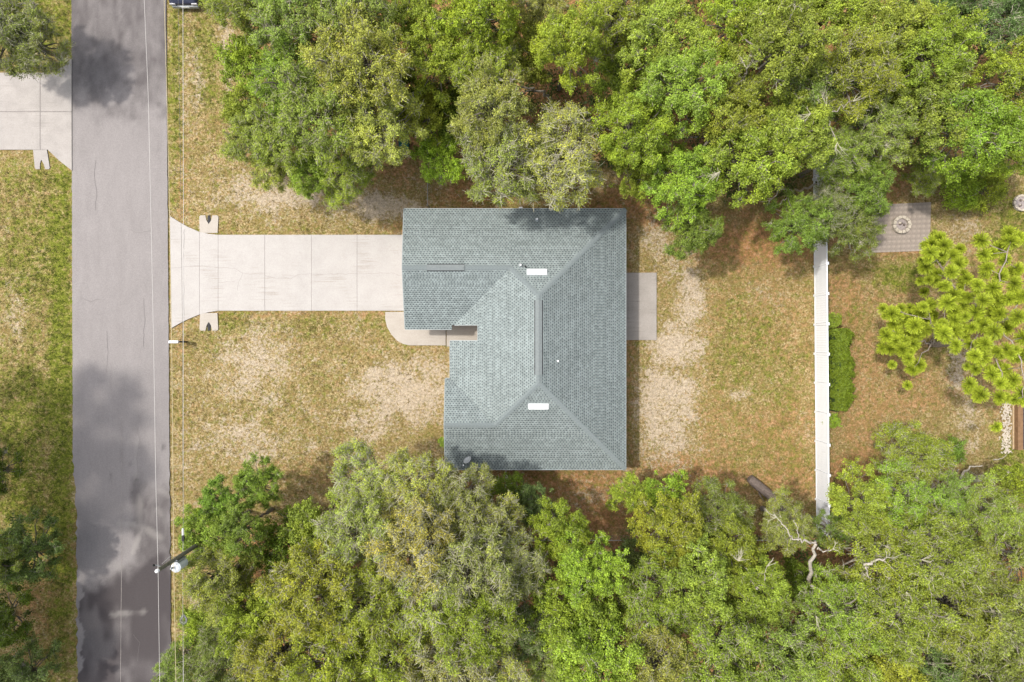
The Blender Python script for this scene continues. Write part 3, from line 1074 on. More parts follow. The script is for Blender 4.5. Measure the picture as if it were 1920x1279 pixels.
# small meter mast on the wall below the overhanging oak
mm = MB()
mm.box(0.42, 0.62, 7.88, 7.98, 2.0, 2.35)
mm.tube([(0.5, 7.93, 0.3), (0.5, 7.93, 2.5)], 0.03, 8)
mm.build('meter_conduit', M['white'], house)

# satellite dish
dx, dy, _ = W(879, 864, 3.1)
dz = PF(dx, dy)
dish = empty('satellite_dish', (dx, dy, dz))
tag(dish, 'small grey satellite dish on the roof corner beside the overhanging mossy tree', 'satellite dish')
MB().tube([(0, 0, 0), (0.02, -.02, .28), (-.06, .05, .48)], 0.022, 8).build('mast', M['steel'], dish)
MB().box(-.1, .1, -.1, .1, -.02, .03).build('foot', M['black'], dish)
dd = MB().lathe([(0.01, -.045), (0.1, -.04), (.2, -.018), (.27, .015), (.275, .02), (.2, -.008), (.1, -.03)], sides=20)
do = dd.build('reflector', M['steel'], dish, (-.08, .06, .5), smooth=True)
do.rotation_euler = (math.radians(58), 0, math.radians(215))
MB().tube([(-.05, .02, .4), (-.22, -.12, .55), (-.3, -.2, .72)], 0.013, 6).build('feed_arm', M['black'], dish)
MB().lathe([(.035, -.05), (.035, .05)], (-.3, -.2, .74), 10).build('receiver', M['white'], dish)

# ---------------------------------------------------------------- white vinyl fence
FX0, FY0 = W(1524.5, 282, 0)[:2]
FX1, FY1 = W(1530.5, 990, 0)[:2]
fence = empty('vinyl_fence', (FX0, FY0, 0))
tag(fence, 'long white vinyl privacy fence between the back yard and the fire pit yard', 'fence')
fl = math.hypot(FX1 - FX0, FY1 - FY0)
npan = round(fl / 1.80)
stp = fl / npan
fence.rotation_euler = (0, 0, math.atan2(FY1 - FY0, FX1 - FX0))
FHH = 1.83
post_me = MB().box(-.064, .064, -.064, .064, -.1, FHH).mesh('post', M['vinyl'])
cap_me = MB().add([(-.085, -.085, 0), (.085, -.085, 0), (.085, .085, 0), (-.085, .085, 0), (-.085, -.085, .03), (.085, -.085, .03), (.085, .085, .03), (-.085, .085, .03), (0, 0, .08)],
                  [(3, 2, 1, 0), (0, 1, 5, 4), (1, 2, 6, 5), (2, 3, 7, 6), (3, 0, 4, 7), (4, 5, 8), (5, 6, 8), (6, 7, 8), (7, 4, 8)]).mesh('post_cap', M['vinyl'])
rail_me = MB().cbox(.066, stp - .066, -.028, .028, 0, .09, .006).mesh('rail', M['vinyl'])
pw = (stp - .15) / 11
board_me = MB().cbox(0, pw - .005, -.012, .012, 0, FHH - .30, .003).mesh('board', M['vinyl'])
for i in range(npan + 1):
    p = link(bpy.data.objects.new('post', post_me), fence)
    p.location = (i * stp, 0, 0)
    c_ = link(bpy.data.objects.new('post_cap', cap_me), p)
    c_.location = (0, 0, FHH)
    if i < npan:
        pan = empty('panel', (i * stp, RNG.uniform(-.006, .006), 0))
        pan.parent = fence
        for z in (.05, FHH - .12):
            r = link(bpy.data.objects.new('rail', rail_me), pan)
            r.location = (0, 0, z)
        for j in range(11):
            b_ = link(bpy.data.objects.new('board', board_me), pan)
            b_.location = (.075 + j * pw, 0, .14)


# ---------------------------------------------------------------- chain link fences
def chain_fence(name_pts, label):
    x0, y0 = name_pts[0]
    root = empty('chain_link_fence', (x0, y0, 0))
    tag(root, label, 'fence')
    H = 1.2
    for (ax, ay), (bx, by) in zip(name_pts[:-1], name_pts[1:]):
        a, b = Vector((ax - x0, ay - y0)), Vector((bx - x0, by - y0))
        L = (b - a).length
        d = (b - a) / L
        n = max(1, round(L / 2.6))
        for i in range(n + 1):
            p = a + d * L * i / n
            m = MB()
            m.tube([(p.x, p.y, -.1), (p.x, p.y, H + .04)], .03, 8)
            m.lathe([(.036, 0), (.036, .03), (.01, .06)], (p.x, p.y, H + .03), 8)
            m.build('post', M['galv'], root)
        MB().tube([(a.x, a.y, H), (b.x, b.y, H)], .021, 6).build('top_rail', M['galv'], root)
        # diamond wire fabric
        s_ = .075
        k = int((L + H) / s_)
        vs, fs = [], []
        for i in range(k):
            for sg in (1, -1):
                t0, z0, t1, z1 = (i * s_ - H, 0.03, i * s_, H) if sg > 0 else (i * s_ - H, H, i * s_, 0.03)
                if t0 < 0:
                    z0 = z0 + (z1 - z0) * (-t0) / (t1 - t0)
                    t0 = 0
                if t1 > L:
                    z1 = z0 + (z1 - z0) * (L - t0) / (t1 - t0)
                    t1 = L
                if t1 - t0 < .02:
                    continue
                p, q = a + d * t0, a + d * t1
                off = .003 * sg
                vs += [(p.x - d.y * off, p.y + d.x * off, z0), (p.x - d.y * off, p.y + d.x * off, z0 + .006), (q.x - d.y * off, q.y + d.x * off, z1 + .006), (q.x - d.y * off, q.y + d.x * off, z1)]
                n0 = len(vs) - 4
                fs.append((n0, n0 + 1, n0 + 2, n0 + 3))
        fab = MB().add(vs, fs).build('wire_fabric', M['galv'], root)
        fab['kind'] = 'stuff'


chain_fence([W(806, 392)[:2], W(806, 268)[:2], (FX0 - .1, W(0, 268)[1])], 'galvanised chain link fence from the garage side of the roof back under the trees')
chain_fence([W(949, 872)[:2], W(949, 1003)[:2], (FX1 - .1, W(0, 1003)[1])], 'galvanised chain link fence from the dish side of the roof out under the trees')

# ---------------------------------------------------------------- mailbox
x, y, _ = W(350, 641)
mbx = empty('mailbox', (x, y, 0))
tag(mbx, 'white mailbox on a dark post at the street edge by the driveway', 'mailbox')
MB().box(-.05, .05, -.05, .05, -.1, 1.02).build('post', M['black'], mbx)
MB().box(-.42, .12, -.045, .045, 0.93, 1.0).build('arm', M['black'], mbx)
m = MB()
prof = [(-.09, 0), (.09, 0), (.09, .12)] + [(.09 * math.cos(t), .12 + .08 * math.sin(t)) for t in np.linspace(0.2, math.pi - 0.2, 7)] + [(-.09, .12)]
n = len(prof)
vs = [(-.50, a, 1.005 + b) for a, b in prof] + [(.02, a, 1.005 + b) for a, b in prof]
m.add(vs, [tuple(range(n - 1, -1, -1)), tuple(range(n, 2 * n))] + [(i, (i + 1) % n, n + (i + 1) % n, n + i) for i in range(n)])
bx = m.build('box', M['white'], mbx)
MB().box(-.535, -.505, -.085, .085, 1.01, 1.19).build('door', M['white'], bx)
MB().box(-.2, -.17, .092, .10, 1.1, 1.26).build('flag', M['red_lamp'], bx)
MB().box(.03, .2, -.06, .06, .55, .72).build('newspaper_box', M['black'], mbx)

# ---------------------------------------------------------------- utility pole, transformer and wires
PZ = 11.0
pt = Vector(W(297, 1069, PZ))
pole = empty('utility_pole', (pt.x, pt.y, 0))
tag(pole, 'weathered wooden utility pole leaning over the street edge of the photo', 'utility pole')
pole['label'] = 'weathered wooden utility pole at the street edge rising out of the trees'
MB().tube([(0, 0, -.3), (0, 0, PZ)], [.145, .09], 12).build('shaft', M['pole'], pole, smooth=False)
ins = MB().lathe([(.03, 0), (.08, .02), (.05, .06), (.09, .09), (.05, .13), (.08, .17), (.03, .22)], (0, 0, PZ + .02), 12)
ins.build('pin_insulator', M['white'], pole)
MB().tube([(0, 0, PZ - .35), (-.1, .15, PZ - .2), (-.22, .22, PZ - .05)], .03, 6).build('bracket', M['steel'], pole)
MB().lathe([(.03, 0), (.06, .03), (.03, .14)], (-.22, .22, PZ - .05), 10).build('lightning_arrester', M['black'], pole)
MB().tube([(0.06, 0.1, 9.5), (.1, .35, 10.1), (0.02, .2, 10.7)], .012, 5).build('jumper_wire', M['cable'], pole)
MB().box(-.16, .16, -.16, -.1, 8.6, 9.5).build('mount', M['steel'], pole)
can = MB().lathe([(.21, 0), (.23, .03), (.23, .76), (.25, .78), (.25, .82), (.16, .89), (.05, .92)], (0.02, -.42, 8.55), 24)
cn = can.build('transformer', M['can'], pole)
MB().lathe([(.03, 0), (.06, .04), (.04, .08), (.06, .12), (.03, .2)], (-.08, -.38, 9.5), 10).build('bushing', M['steel'], cn)
MB().tube([(-.15, 0, 9.55), (.18, -.02, 9.55)], .03, 6).build('neutral_bracket', M['steel'], pole)


def wire(pts, r, mat, label, name='power_line', sag=0.0):
    """pts: (px, py, z) in the photo; ends run on beyond the frame"""
    P = [Vector(W(*p)) for p in pts]
    P = [P[0] + (P[0] - P[1]).normalized() * 12] + P + [P[-1] + (P[-1] - P[-2]).normalized() * 12]
    o_ = P[0].copy()
    m = MB().tube([p - o_ for p in P], r, 5)
    ob = m.build(name, mat, None, o_)
    return tag(ob, label, 'cable', 'overhead lines along the street')


wire([(270.5, 0, 11.0), (278, 180, 10.7), (283, 400, 10.5), (288, 640, 10.5), (292, 900, 10.8), (296.5, 1069, 11.22), (298, 1180, 11.1), (299.5, 1279, 11)], .009, M['cable'], 'bright overhead wire running down the middle of the street to the pole top')
wire([(308, 0, 9.4), (313, 180, 9.3), (318, 400, 9.2), (322, 640, 9.2), (324.5, 900, 9.4), (325.5, 1050, 9.56), (328, 1180, 9.5), (330, 1279, 9.4)], .013, M['cable_tan'], 'tan overhead wire running along the grassy edge of the street')
cw = wire([(343, 0, 7.6), (344, 400, 7.5), (343.5, 800, 7.5), (343.5, 1005, 7.6), (343, 1040, 7.65), (343, 1155, 7.5), (344, 1279, 7.4)], .011, M['cable'], 'grey overhead phone cable over the verge with a white splice')
wire([(334, 0, 8.2), (339.5, 400, 8.0), (342, 600, 7.9), (343, 900, 7.8), (343.5, 1000, 7.75), (343.2, 1060, 7.9), (343, 1279, 7.9)], .008, M['cable_dark'], 'thin dark overhead cable beside the grey phone cable')
sx, sy, sz = W(343.5, 1003, 7.6)
sp = empty('cable_splice', (sx, sy, sz))
tag(sp, 'small white and black splice case clamped on the overhead cable by the pole', 'splice case')
MB().tube([(0, .0, .02), (0, .34, .02)], .055, 10).build('sleeve', M['white'], sp)
MB().tube([(0, 0, .01), (0, -.12, .01), (0, -.32, .0)], [.05, .085, .06], 10).build('boot', M['black'], sp)
sx, sy, sz = W(344, 1162, 7.45)
sl = empty('cable_storage_loop', (sx, sy, sz))
tag(sl, 'dark diamond shaped cable storage loop hanging on the line beside the street', 'cable loop')
for k, s_ in enumerate((1.0, .78, .56)):
    pts = [(0, .32 * s_, 0), (.10 * s_, .2 * s_, 0), (.2 * s_, 0, 0), (.17 * s_, -.16 * s_, 0), (0, -.27 * s_, 0), (-.17 * s_, -.16 * s_, 0), (-.2 * s_, 0, 0), (-.10 * s_, .2 * s_, 0), (0, .32 * s_, 0)]
    MB().tube(pts, .017, 6).build('cable_coil', M['cable_dark'] if k != 1 else M['galv'], sl, (0, 0, -k * .012))

# ---------------------------------------------------------------- parked car at the upper edge
cx, cy = W(343, 0, 0.8)[0], W(0, 8.5, .7)[1]
car = empty('parked_car', (cx, cy, 0))
tag(car, 'dark navy car parked on the grass at the top edge by the street', 'car')
secs = [(0.0, .78, .42, .62, .60), (.04, .86, .30, .80, .78), (.5, .90, .24, .96, .94), (1.0, .91, .22, 1.0, .98), (2.2, .92, .22, .98, .96), (3.3, .92, .22, .96, .94), (4.2, .88, .24, .84, .80), (4.5, .74, .34, .66, .62)]
vs, fs = [], []
for (yy, hw, zb, zs, zt) in secs:
    vs += [(-hw * .9, yy, zb), (-hw, yy, (zb + zs) / 2), (-hw * .97, yy, zs), (-hw * .7, yy, zs + .05), (0, yy, zs + .07), (hw * .7, yy, zs + .05), (hw * .97, yy, zs), (hw, yy, (zb + zs) / 2), (hw * .9, yy, zb)]
for i in range(len(secs) - 1):
    for k in range(8):
        fs.append((i * 9 + k, i * 9 + k + 1, (i + 1) * 9 + k + 1, (i + 1) * 9 + k))
    fs.append((i * 9 + 8, i * 9, (i + 1) * 9, (i + 1) * 9 + 8))
fs += [tuple(range(8, -1, -1)), tuple((len(secs) - 1) * 9 + k for k in range(9))]
MB().add(vs, fs).build('body', M['navy'], car, smooth=True)
vs, fs = [], []
for (yy, hw, zt) in [(.45, .74, 1.0), (1.05, .66, 1.42), (2.3, .66, 1.46), (3.25, .74, 1.0)]:
    vs += [(-.82, yy, .95), (-hw, yy, zt), (0, yy, zt + .03), (hw, yy, zt), (.82, yy, .95)]
for i in range(3):
    fs += [(i * 5 + k, i * 5 + k + 1, i * 5 + k + 6, i * 5 + k + 5) for k in range(4)]
MB().add(vs, fs + [(4, 3, 2, 1, 0), (15, 16, 17, 18, 19)]).build('cabin_glass', M['glass'], car, smooth=False)
MB().add([(-.64, 1.1, 1.435), (.64, 1.1, 1.435), (.64, 2.25, 1.47), (-.64, 2.25, 1.47), (-.6, 1.15, 1.475), (.6, 1.15, 1.475), (.6, 2.2, 1.505), (-.6, 2.2, 1.505)],
         [(3, 2, 1, 0), (4, 5, 6, 7), (0, 1, 5, 4), (1, 2, 6, 5), (2, 3, 7, 6), (3, 0, 4, 7)]).build('roof_panel', M['navy'], car)
MB().cbox(-.80, .80, -.07, .08, .32, .56, .03).build('bumper', M['steel'], car)
MB().box(-.26, .26, -.085, -.07, .42, .54).build('number_plate', M['white'], car)
for s_ in (-1, 1):
    MB().cbox(min(s_ * .5, s_ * .84), max(s_ * .5, s_ * .84), -.02, .10, .62, .80, .03).build('headlight', M['lamp'], car)
    for yy in (.85, 3.6):
        wh = MB().tube([(s_ * .70, yy, .33), (s_ * .93, yy, .33)], .33, 18).build('wheel', M['black'], car)
        MB().tube([(s_ * .925, yy, .33), (s_ * .94, yy, .33)], .2, 12).build('rim', M['steel'], wh)

# ---------------------------------------------------------------- fire pit pad in the yard beyond the fence
c0, c1, c2, c3 = [Vector(W(*p, 0.05)) for p in ((1641, 384), (1746, 379), (1743, 470), (1633, 474))]
pad = empty('paver_pad', ((c0 + c2) / 2)[:])
tag(pad, kind='structure')
pad.location.z = 0
nu, nv = 12, 10
for i in range(nu):
    for j in range(nv):
        g = .002
        q = []
        for (a, b) in ((i, j), (i + 1, j), (i + 1, j + 1), (i, j + 1)):
            u_, v_ = a / nu, b / nv
            q.append(((c0 * (1 - u_) + c1 * u_) * (1 - v_) + (c3 * (1 - u_) + c2 * u_) * v_))
        cc = sum(q, Vector()) / 4
        q = [cc + (p - cc) * (1 - 2 * g / .29) for p in q]
        h = RNG.uniform(.035, .055)
        poly = [(p.x - cc.x, p.y - cc.y) for p in q]
        o = MB().prism(poly, -.05, h).build('paver', M['paver'], pad, (cc.x - pad.location.x, cc.y - pad.location.y, RNG.uniform(-.004, .004)))
        o.rotation_euler = (RNG.normal(0, .012), RNG.normal(0, .012), RNG.normal(0, .01))


def ring(px, py, r, n, h, label, name='fire_pit', wide=.18, z=.05):
    x, y, _ = W(px, py, h)
    root = empty(name, (x, y, z))
    tag(root, label, 'fire pit', 'round stone fire pits beyond the fence')
    for i in range(n):
        t0, t1 = 2 * math.pi * i / n + .03, 2 * math.pi * (i + 1) / n - .03
        ra, rb = r, r - wide
        hh = h + RNG.uniform(-.02, .03)
        P = [(ra * math.cos(t0), ra * math.sin(t0)), (ra * math.cos((t0 + t1) / 2), ra * math.sin((t0 + t1) / 2)), (ra * math.cos(t1), ra * math.sin(t1)), (rb * math.cos(t1), rb * math.sin(t1)), (rb * math.cos(t0), rb * math.sin(t0))]
        MB().prism(P, 0, hh).build('stone', M['stone'], root)
    # bed of ash
    vs, fs = [(0, 0, h * .75)], []
    for k in range(18):
        t = 2 * math.pi * k / 18
        vs.append(((r - wide) * math.cos(t), (r - wide) * math.sin(t), h * .45))
    fs = [(0, k + 1, (k + 1) % 18 + 1) for k in range(18)]
    MB().add(vs, fs).build('ash_bed', M['ash'], root, smooth=True)
    for k in range(5):
        t, rr_ = RNG.uniform(0, 6.28), RNG.uniform(.03, (r - wide) * .55)
        MB().lathe([(.06, 0), (.085, .03), (.07, .08), (.02, .1)], (rr_ * math.cos(t), rr_ * math.sin(t), h * .6), 7).build('rock', M['stone'] if k % 2 else M['log'], root)
    return root


fp = ring(1691, 421, .56, 12, .28, 'round pale stone fire pit in the middle of the grey paver pad')
MB().lathe([(.07, 0), (.1, .05), (.08, .14), (.02, .16)], (.62, .02, 0), 8).build('stone', M['stone'], fp)
ring(1917, 380, .52, 11, .16, 'round stone ring at the edge of the photo near the bright bush', wide=.12, z=0)

# raised dark deck with a timber edge at the far right
x0, y0 = W(1897, 740, 0)[:2]
x1, y1 = W(1990, 842, 0)[:2]
deck = empty('timber_deck', (x0, y1, 0))
tag(deck, 'dark boarded deck with a brown timber edge beyond the pine tree', 'deck')
LX, LY = x1 - x0, y0 - y1
MB().box(0, .07, 0, LY, 0, .12).build('kerb_board', M['timber_pale'], deck)
MB().box(.085, .40, 0, LY, 0, .42).build('edge_timber', M['timber'], deck)
k = 0
yy = 0.02
while yy < LY - .1:
    MB().cbox(.41, LX, yy, yy + .235, .18, .30 + RNG.uniform(0, .01), .008).build('board', M['slate_board'], deck)
    yy += .25
MB().box(.7, .75, 0, LY, .32, .36).build('rail', M['galv'], deck)
# gravel strip beside it
rs = np.random.default_rng(3)
mb = MB()
for k in range(420):
    px_, py_ = rs.normal(1887, 4.5), rs.uniform(752, 850)
    x, y, _ = W(px_, py_, 0)
    r = rs.uniform(.025, .075)
    mb.lathe([(r * .8, -.01), (r, r * .3), (r * .6, r * .7), (r * .1, r * .8)], (x, y, 0), 5)
o = mb.build('gravel', M['stone'])
o['kind'] = 'stuff'

# scrap planks by the oak beyond the fence
x, y, _ = W(1752, 853)
pk = empty('plank_pile', (x, y, 0))
tag(pk, 'loose grey planks lying on the ground beyond the white fence', 'planks')
for k, (a, oy, ox) in enumerate([(.25, 0, 0), (.1, .22, .1), (.35, -.24, -.05), (-.1, .42, .05)]):
    p = MB().cbox(-.45, .45, -.07, .07, 0, .04, .004).build('plank', M['log'], pk, (ox, oy, .01 + .012 * k))
    p.rotation_euler = (0, 0, a)

# small white irrigation box and post at the verge trees
x, y, _ = W(449, 284, .3)
hy = empty('utility_marker', (x, y, 0))
tag(hy, 'small white capped utility marker at the tree edge near the street', 'marker')
MB().lathe([(.06, -.05), (.06, .42), (.085, .43), (.085, .50), (.03, .54)], sides=12).build('post', M['white'], hy)
MB().lathe([(.2, -.02), (.2, .03), (.16, .05)], sides=12).build('base', M['black'], hy)

# teal bin under the trees
x, y, _ = W(757, 272, .9)
bn = empty('storage_bin', (x, y, 0))
tag(bn, 'dark teal plastic bin half hidden under the trees by the chain link fence', 'bin')
m = MB().add([(-.22, -.25, 0), (.22, -.25, 0), (.22, .25, 0), (-.22, .25, 0), (-.29, -.33, .9), (.29, -.33, .9), (.29, .33, .9), (-.29, .33, .9)],
             [(3, 2, 1, 0), (4, 5, 6, 7), (0, 1, 5, 4), (1, 2, 6, 5), (2, 3, 7, 6), (3, 0, 4, 7)]).build('tub', M['teal'], bn)
MB().cbox(-.31, .31, -.36, .36, .905, .97, .03).build('lid', M['teal'], bn)
for s_ in (-1, 1):
    MB().tube([(s_ * .2, .3, .1), (s_ * .26, .3, .1)], .1, 12).build('wheel', M['black'], bn)
# ---------------------------------------------------------------- trees
def crown_mesh(name, R, zf, nb, ns, nl, lsz, seed, twigs=1.0, sparse=0.0, grey=0.0, br=0.30, over=1.0, low=0.0, tr=1.0, tm='twig'):
    """limbs, twigs and leaf clumps of one crown; base of the crown at z = 0"""
    rng = np.random.default_rng(seed)
    i = np.arange(nb)
    th = i * 2.39996 + rng.uniform(0, .5, nb)
    lob = 1 + .16 * np.sin(2 * th + rng.uniform(0, 6)) + .12 * np.sin(3 * th + rng.uniform(0, 6)) + rng.normal(0, .06, nb)
    rad = R * .86 * np.sqrt((i + .5) / nb) * lob * rng.uniform(.88, 1.06, nb)
    zt = R * zf
    z = zt * (.42 + .58 * np.sqrt(np.clip(1 - (rad / (R * 1.05)) ** 2, 0.02, 1))) + rng.normal(0, .15 * R, nb) - low * (rad / R) * R * .5
    nk = int(nb * .55)
    th2 = rng.uniform(0, 6.283, nk)
    rad2 = R * rng.uniform(.62, .98, nk) * (1 + .16 * np.sin(2 * th2 + 1))
    z2 = zt * rng.uniform(-.30, .38, nk)
    th, rad, z = np.concatenate([th, th2]), np.concatenate([rad, rad2]), np.concatenate([z, z2])
    nb = nb + nk
    B = np.stack([rad * np.cos(th), rad * np.sin(th), z], -1)
    bsz = R * br * rng.uniform(.75, 1.25, nb)
    d = nrm(rng.normal(0, 1, (nb, ns, 3)) + np.array([0, 0, .45]))
    S = B[:, None, :] + d * (bsz[:, None, None] * rng.uniform(.35, 1.0, (nb, ns, 1))) * np.array([1, 1, .85])
    keep = rng.random((nb, ns)) > sparse
    Sf = S[keep]
    df = d[keep]
    bt = np.repeat(rng.uniform(.80, 1.14, nb)[:, None], ns, 1)[keep]
    by = np.repeat((rng.random(nb) ** 2.2)[:, None], ns, 1)[keep]
    n = len(Sf)
    st = rng.uniform(.66, 1.24, n) * bt
    ss_ = .13 * (R ** .4) * rng.uniform(.7, 1.3, n)
    off = nrm(rng.normal(0, 1, (n, nl, 3)) + np.array([0, 0, .25])) * (rng.random((n, nl, 1)) ** .5)
    # each clump is drawn out a little along its own twig
    C = Sf[:, None, :] + off * ss_[:, None, None] * 1.35 + df[:, None, :] * rng.normal(0, .07, (n, nl, 1))
    Cf = C.reshape(-1, 3)
    lv, lq = leaves_np(rng, Cf, off.reshape(-1, 3), lsz, flat=.7)
    tone = (np.repeat(st, nl) * rng.uniform(.60, 1.38, n * nl))
    yel = np.clip(np.repeat(by, nl) * .42 + rng.random(n * nl) ** 3 * .40, 0, 1)
    gr = np.clip(grey * rng.uniform(.3, 1.7, n * nl), 0, 1)
    lc = np.repeat(np.stack([tone, yel, gr, np.ones_like(tone)], -1), 4, 0)
    # limbs from the fork to each bough
    P = 6
    t = np.linspace(0, 1, P)[None, :, None]
    root = np.array([0, 0, 0.0]) + rng.normal(0, .05, (nb, 1, 3))
    mid = B[:, None, :] * np.array([.45, .45, .62]) + rng.normal(0, .10 * R, (nb, 1, 3))
    limb = (1 - t) ** 2 * root + 2 * t * (1 - t) * mid + t ** 2 * B[:, None, :]
    limb[:, 1:-1] += rng.normal(0, .035 * R, (nb, P - 2, 3))
    lr = np.linspace(.085, .022, P)[None, :] * (R / 3) * rng.uniform(.7, 1.3, (nb, 1))
    v1, q1 = tubes_np(limb, lr, 5)
    # twigs from bough to clump and a little past it
    A = np.repeat(B[:, None, :], ns, 1).reshape(-1, 3)
    E = S.reshape(-1, 3)
    dd = E - A
    k = rng.random(len(A)) < min(1.0, twigs)
    A, E, dd = A[k], E[k], dd[k]
    E2 = A + dd * rng.uniform(.9, 1.12 + .28 * over, (len(A), 1)) + np.array([0, 0, .06]) * over
    A2 = A - dd * .25
    P = 4
    t = np.linspace(0, 1, P)[None, :, None]
    tw = A2[:, None, :] * (1 - t) + E2[:, None, :] * t
    tw[:, 1:-1] += rng.normal(0, .05 * R / 3 * 1.6, (len(A), P - 2, 3))
    v2, q2 = tubes_np(tw, np.linspace(.027, .012, P)[None, :] * tr * np.ones((len(A), 1)), 3)
    parts_v, parts_q, mi, cs = [lv, v1, v2], [lq, q1, q2], [0, 1, 2], []
    if twigs > 1.0:      # fans of fine bare twigs
        m = int(len(E) * (twigs - 1.0) * 1.8)
        idx = rng.integers(0, len(E), m)
        s0 = E[idx] - dd[idx] * rng.uniform(.1, .6, (m, 1))
        dr = nrm(dd[idx] + rng.normal(0, .35 * R / 3, (m, 3)) + np.array([0, 0, .12]))
        ln = rng.uniform(.25, .65, (m, 1)) * (R / 3) ** .5
        fan = np.stack([s0, s0 + dr * ln * .5 + rng.normal(0, .03, (m, 3)), s0 + dr * ln + rng.normal(0, .07, (m, 3))], 1)
        v3, q3 = tubes_np(fan, np.array([[.024 * tr, .018 * tr, .009]]) * np.ones((m, 1)), 3)
        parts_v.append(v3)
        parts_q.append(q3)
        mi.append(2)
    V, Q, MI, CC, b = [], [], [], [], 0
    for j, (v_, q_) in enumerate(zip(parts_v, parts_q)):
        V.append(v_)
        Q.append(q_ + b)
        b += len(v_)
        MI.append(np.full(len(q_), mi[j]))
        CC.append(lc if j == 0 else np.tile([1, 0, 0, 1], (len(v_), 1)))
    return quad_mesh(name, np.concatenate(V), np.concatenate(Q), [M['leaf'], M['bark'], M[tm]], np.concatenate(MI), np.concatenate(CC))


def trunk_mesh(name, seed, r=.14, mat='bark'):
    rng = np.random.default_rng(seed)
    P = 7
    t = np.linspace(0, 1, P)
    path = np.stack([np.cumsum(rng.normal(0, .05, P)) * (t < .95), np.cumsum(rng.normal(0, .05, P)) * (t < .95), t], -1)
    path[0, :2] = path[-1, :2] = 0
    path[0, 2] = -.03
    rad = r * (1 + .7 * np.exp(-t * 9)) * (1 - .45 * t)
    v, q = tubes_np(path[None], rad[None], 9)
    me = quad_mesh(name, v, q, [M[mat]], smooth=True)
    return me


OAK = [crown_mesh('crown', 3.0, .68, 32, 17, 44, .115, s, twigs=.8, sparse=.06, grey=.0, br=.215) for s in (1, 2, 3)]
FINE = [crown_mesh('crown', 3.0, .62, 36, 18, 44, .092, s, twigs=1.35, sparse=.12, grey=.05, br=.21) for s in (11, 12, 13)]
MOSS = [crown_mesh('crown', 3.0, .58, 36, 18, 38, .082, s, twigs=1.9, sparse=.18, grey=.06, br=.22, over=1.5, tr=1.15, tm='moss_twig') for s in (21, 22, 23)]
DARK = [crown_mesh('crown', 2.0, .60, 16, 16, 42, .11, s, twigs=.35, sparse=.05, br=.34, low=.6) for s in (31, 32)]
BUSH = [crown_mesh('crown', 1.4, .62, 16, 14, 26, .10, s, twigs=.2, sparse=0, br=.34, low=.9) for s in (41, 42)]
TRUNKS = [trunk_mesh('trunk', s) for s in (51, 52, 53, 54)]
KIND = {'oak': (OAK, 3.0, .62, 'oak_tree', 'tree'), 'fine': (FINE, 3.0, .55, 'oak_tree', 'tree'), 'moss': (MOSS, 3.0, .52, 'mossy_oak_tree', 'tree'),
        'dark': (DARK, 2.0, .60, 'young_oak_tree', 'tree'), 'bush': (BUSH, 1.4, .62, 'bush', 'bush')}
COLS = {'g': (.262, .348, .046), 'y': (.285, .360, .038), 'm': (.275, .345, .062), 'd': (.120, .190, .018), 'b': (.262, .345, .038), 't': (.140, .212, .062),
        'p': (.360, .412, .078), 'o': (.310, .345, .085), 's': (.185, .270, .042)}
NT_ = [0]


def tree(px, py, rpx, h, kind, col, label, group='trees of the woods around the house', foot=None):
    meshes, R0, zf, name, cat = KIND[kind]
    zc = h * .78
    x, y, _ = W(px, py, zc)
    R = rpx * (CAM_H - zc) / FPX
    s = R / (R0 * .98)
    zb = max(.15, h - R0 * s * zf * 1.35)
    # the trunk leans: its foot stands a little further out under the crown
    bx_, by_, _ = W(px, py, 0)
    dv = Vector((bx_ - x, by_ - y))
    mxl = (.85 if foot is None else foot) * R
    if dv.length > mxl:
        dv *= mxl / dv.length
    root = empty(name, (x + dv.x, y + dv.y, 0))
    tag(root, label, cat, group)
    NT_[0] += 1
    c = bpy.data.objects.new('crown', meshes[NT_[0] % len(meshes)])
    link(c, root)
    c.location = (-dv.x, -dv.y, zb)
    c.rotation_euler = (0, 0, RNG.uniform(0, 6.28))
    c.scale = (s, s, s * RNG.uniform(1.10, 1.42))
    j = RNG.uniform(.90, 1.10, 3) * RNG.uniform(.9, 1.1)
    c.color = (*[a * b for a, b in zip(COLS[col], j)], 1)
    t = bpy.data.objects.new('trunk', TRUNKS[NT_[0] % 4])
    link(t, root)
    ts = .55 + .45 * s if kind not in ('bush', 'dark') else .4
    zz = zb + .1 * s
    t.matrix_local = Matrix(((ts, 0, -dv.x, 0), (0, ts, -dv.y, 0), (0, 0, zz, 0), (0, 0, 0, 1))) if False else Matrix.Scale(1, 4)
    ln = math.sqrt(zz * zz + dv.length_squared)
    t.rotation_euler = Vector((-dv.x, -dv.y, zz)).to_track_quat('Z', 'Y').to_euler()
    t.scale = (ts, ts, ln)
    return root


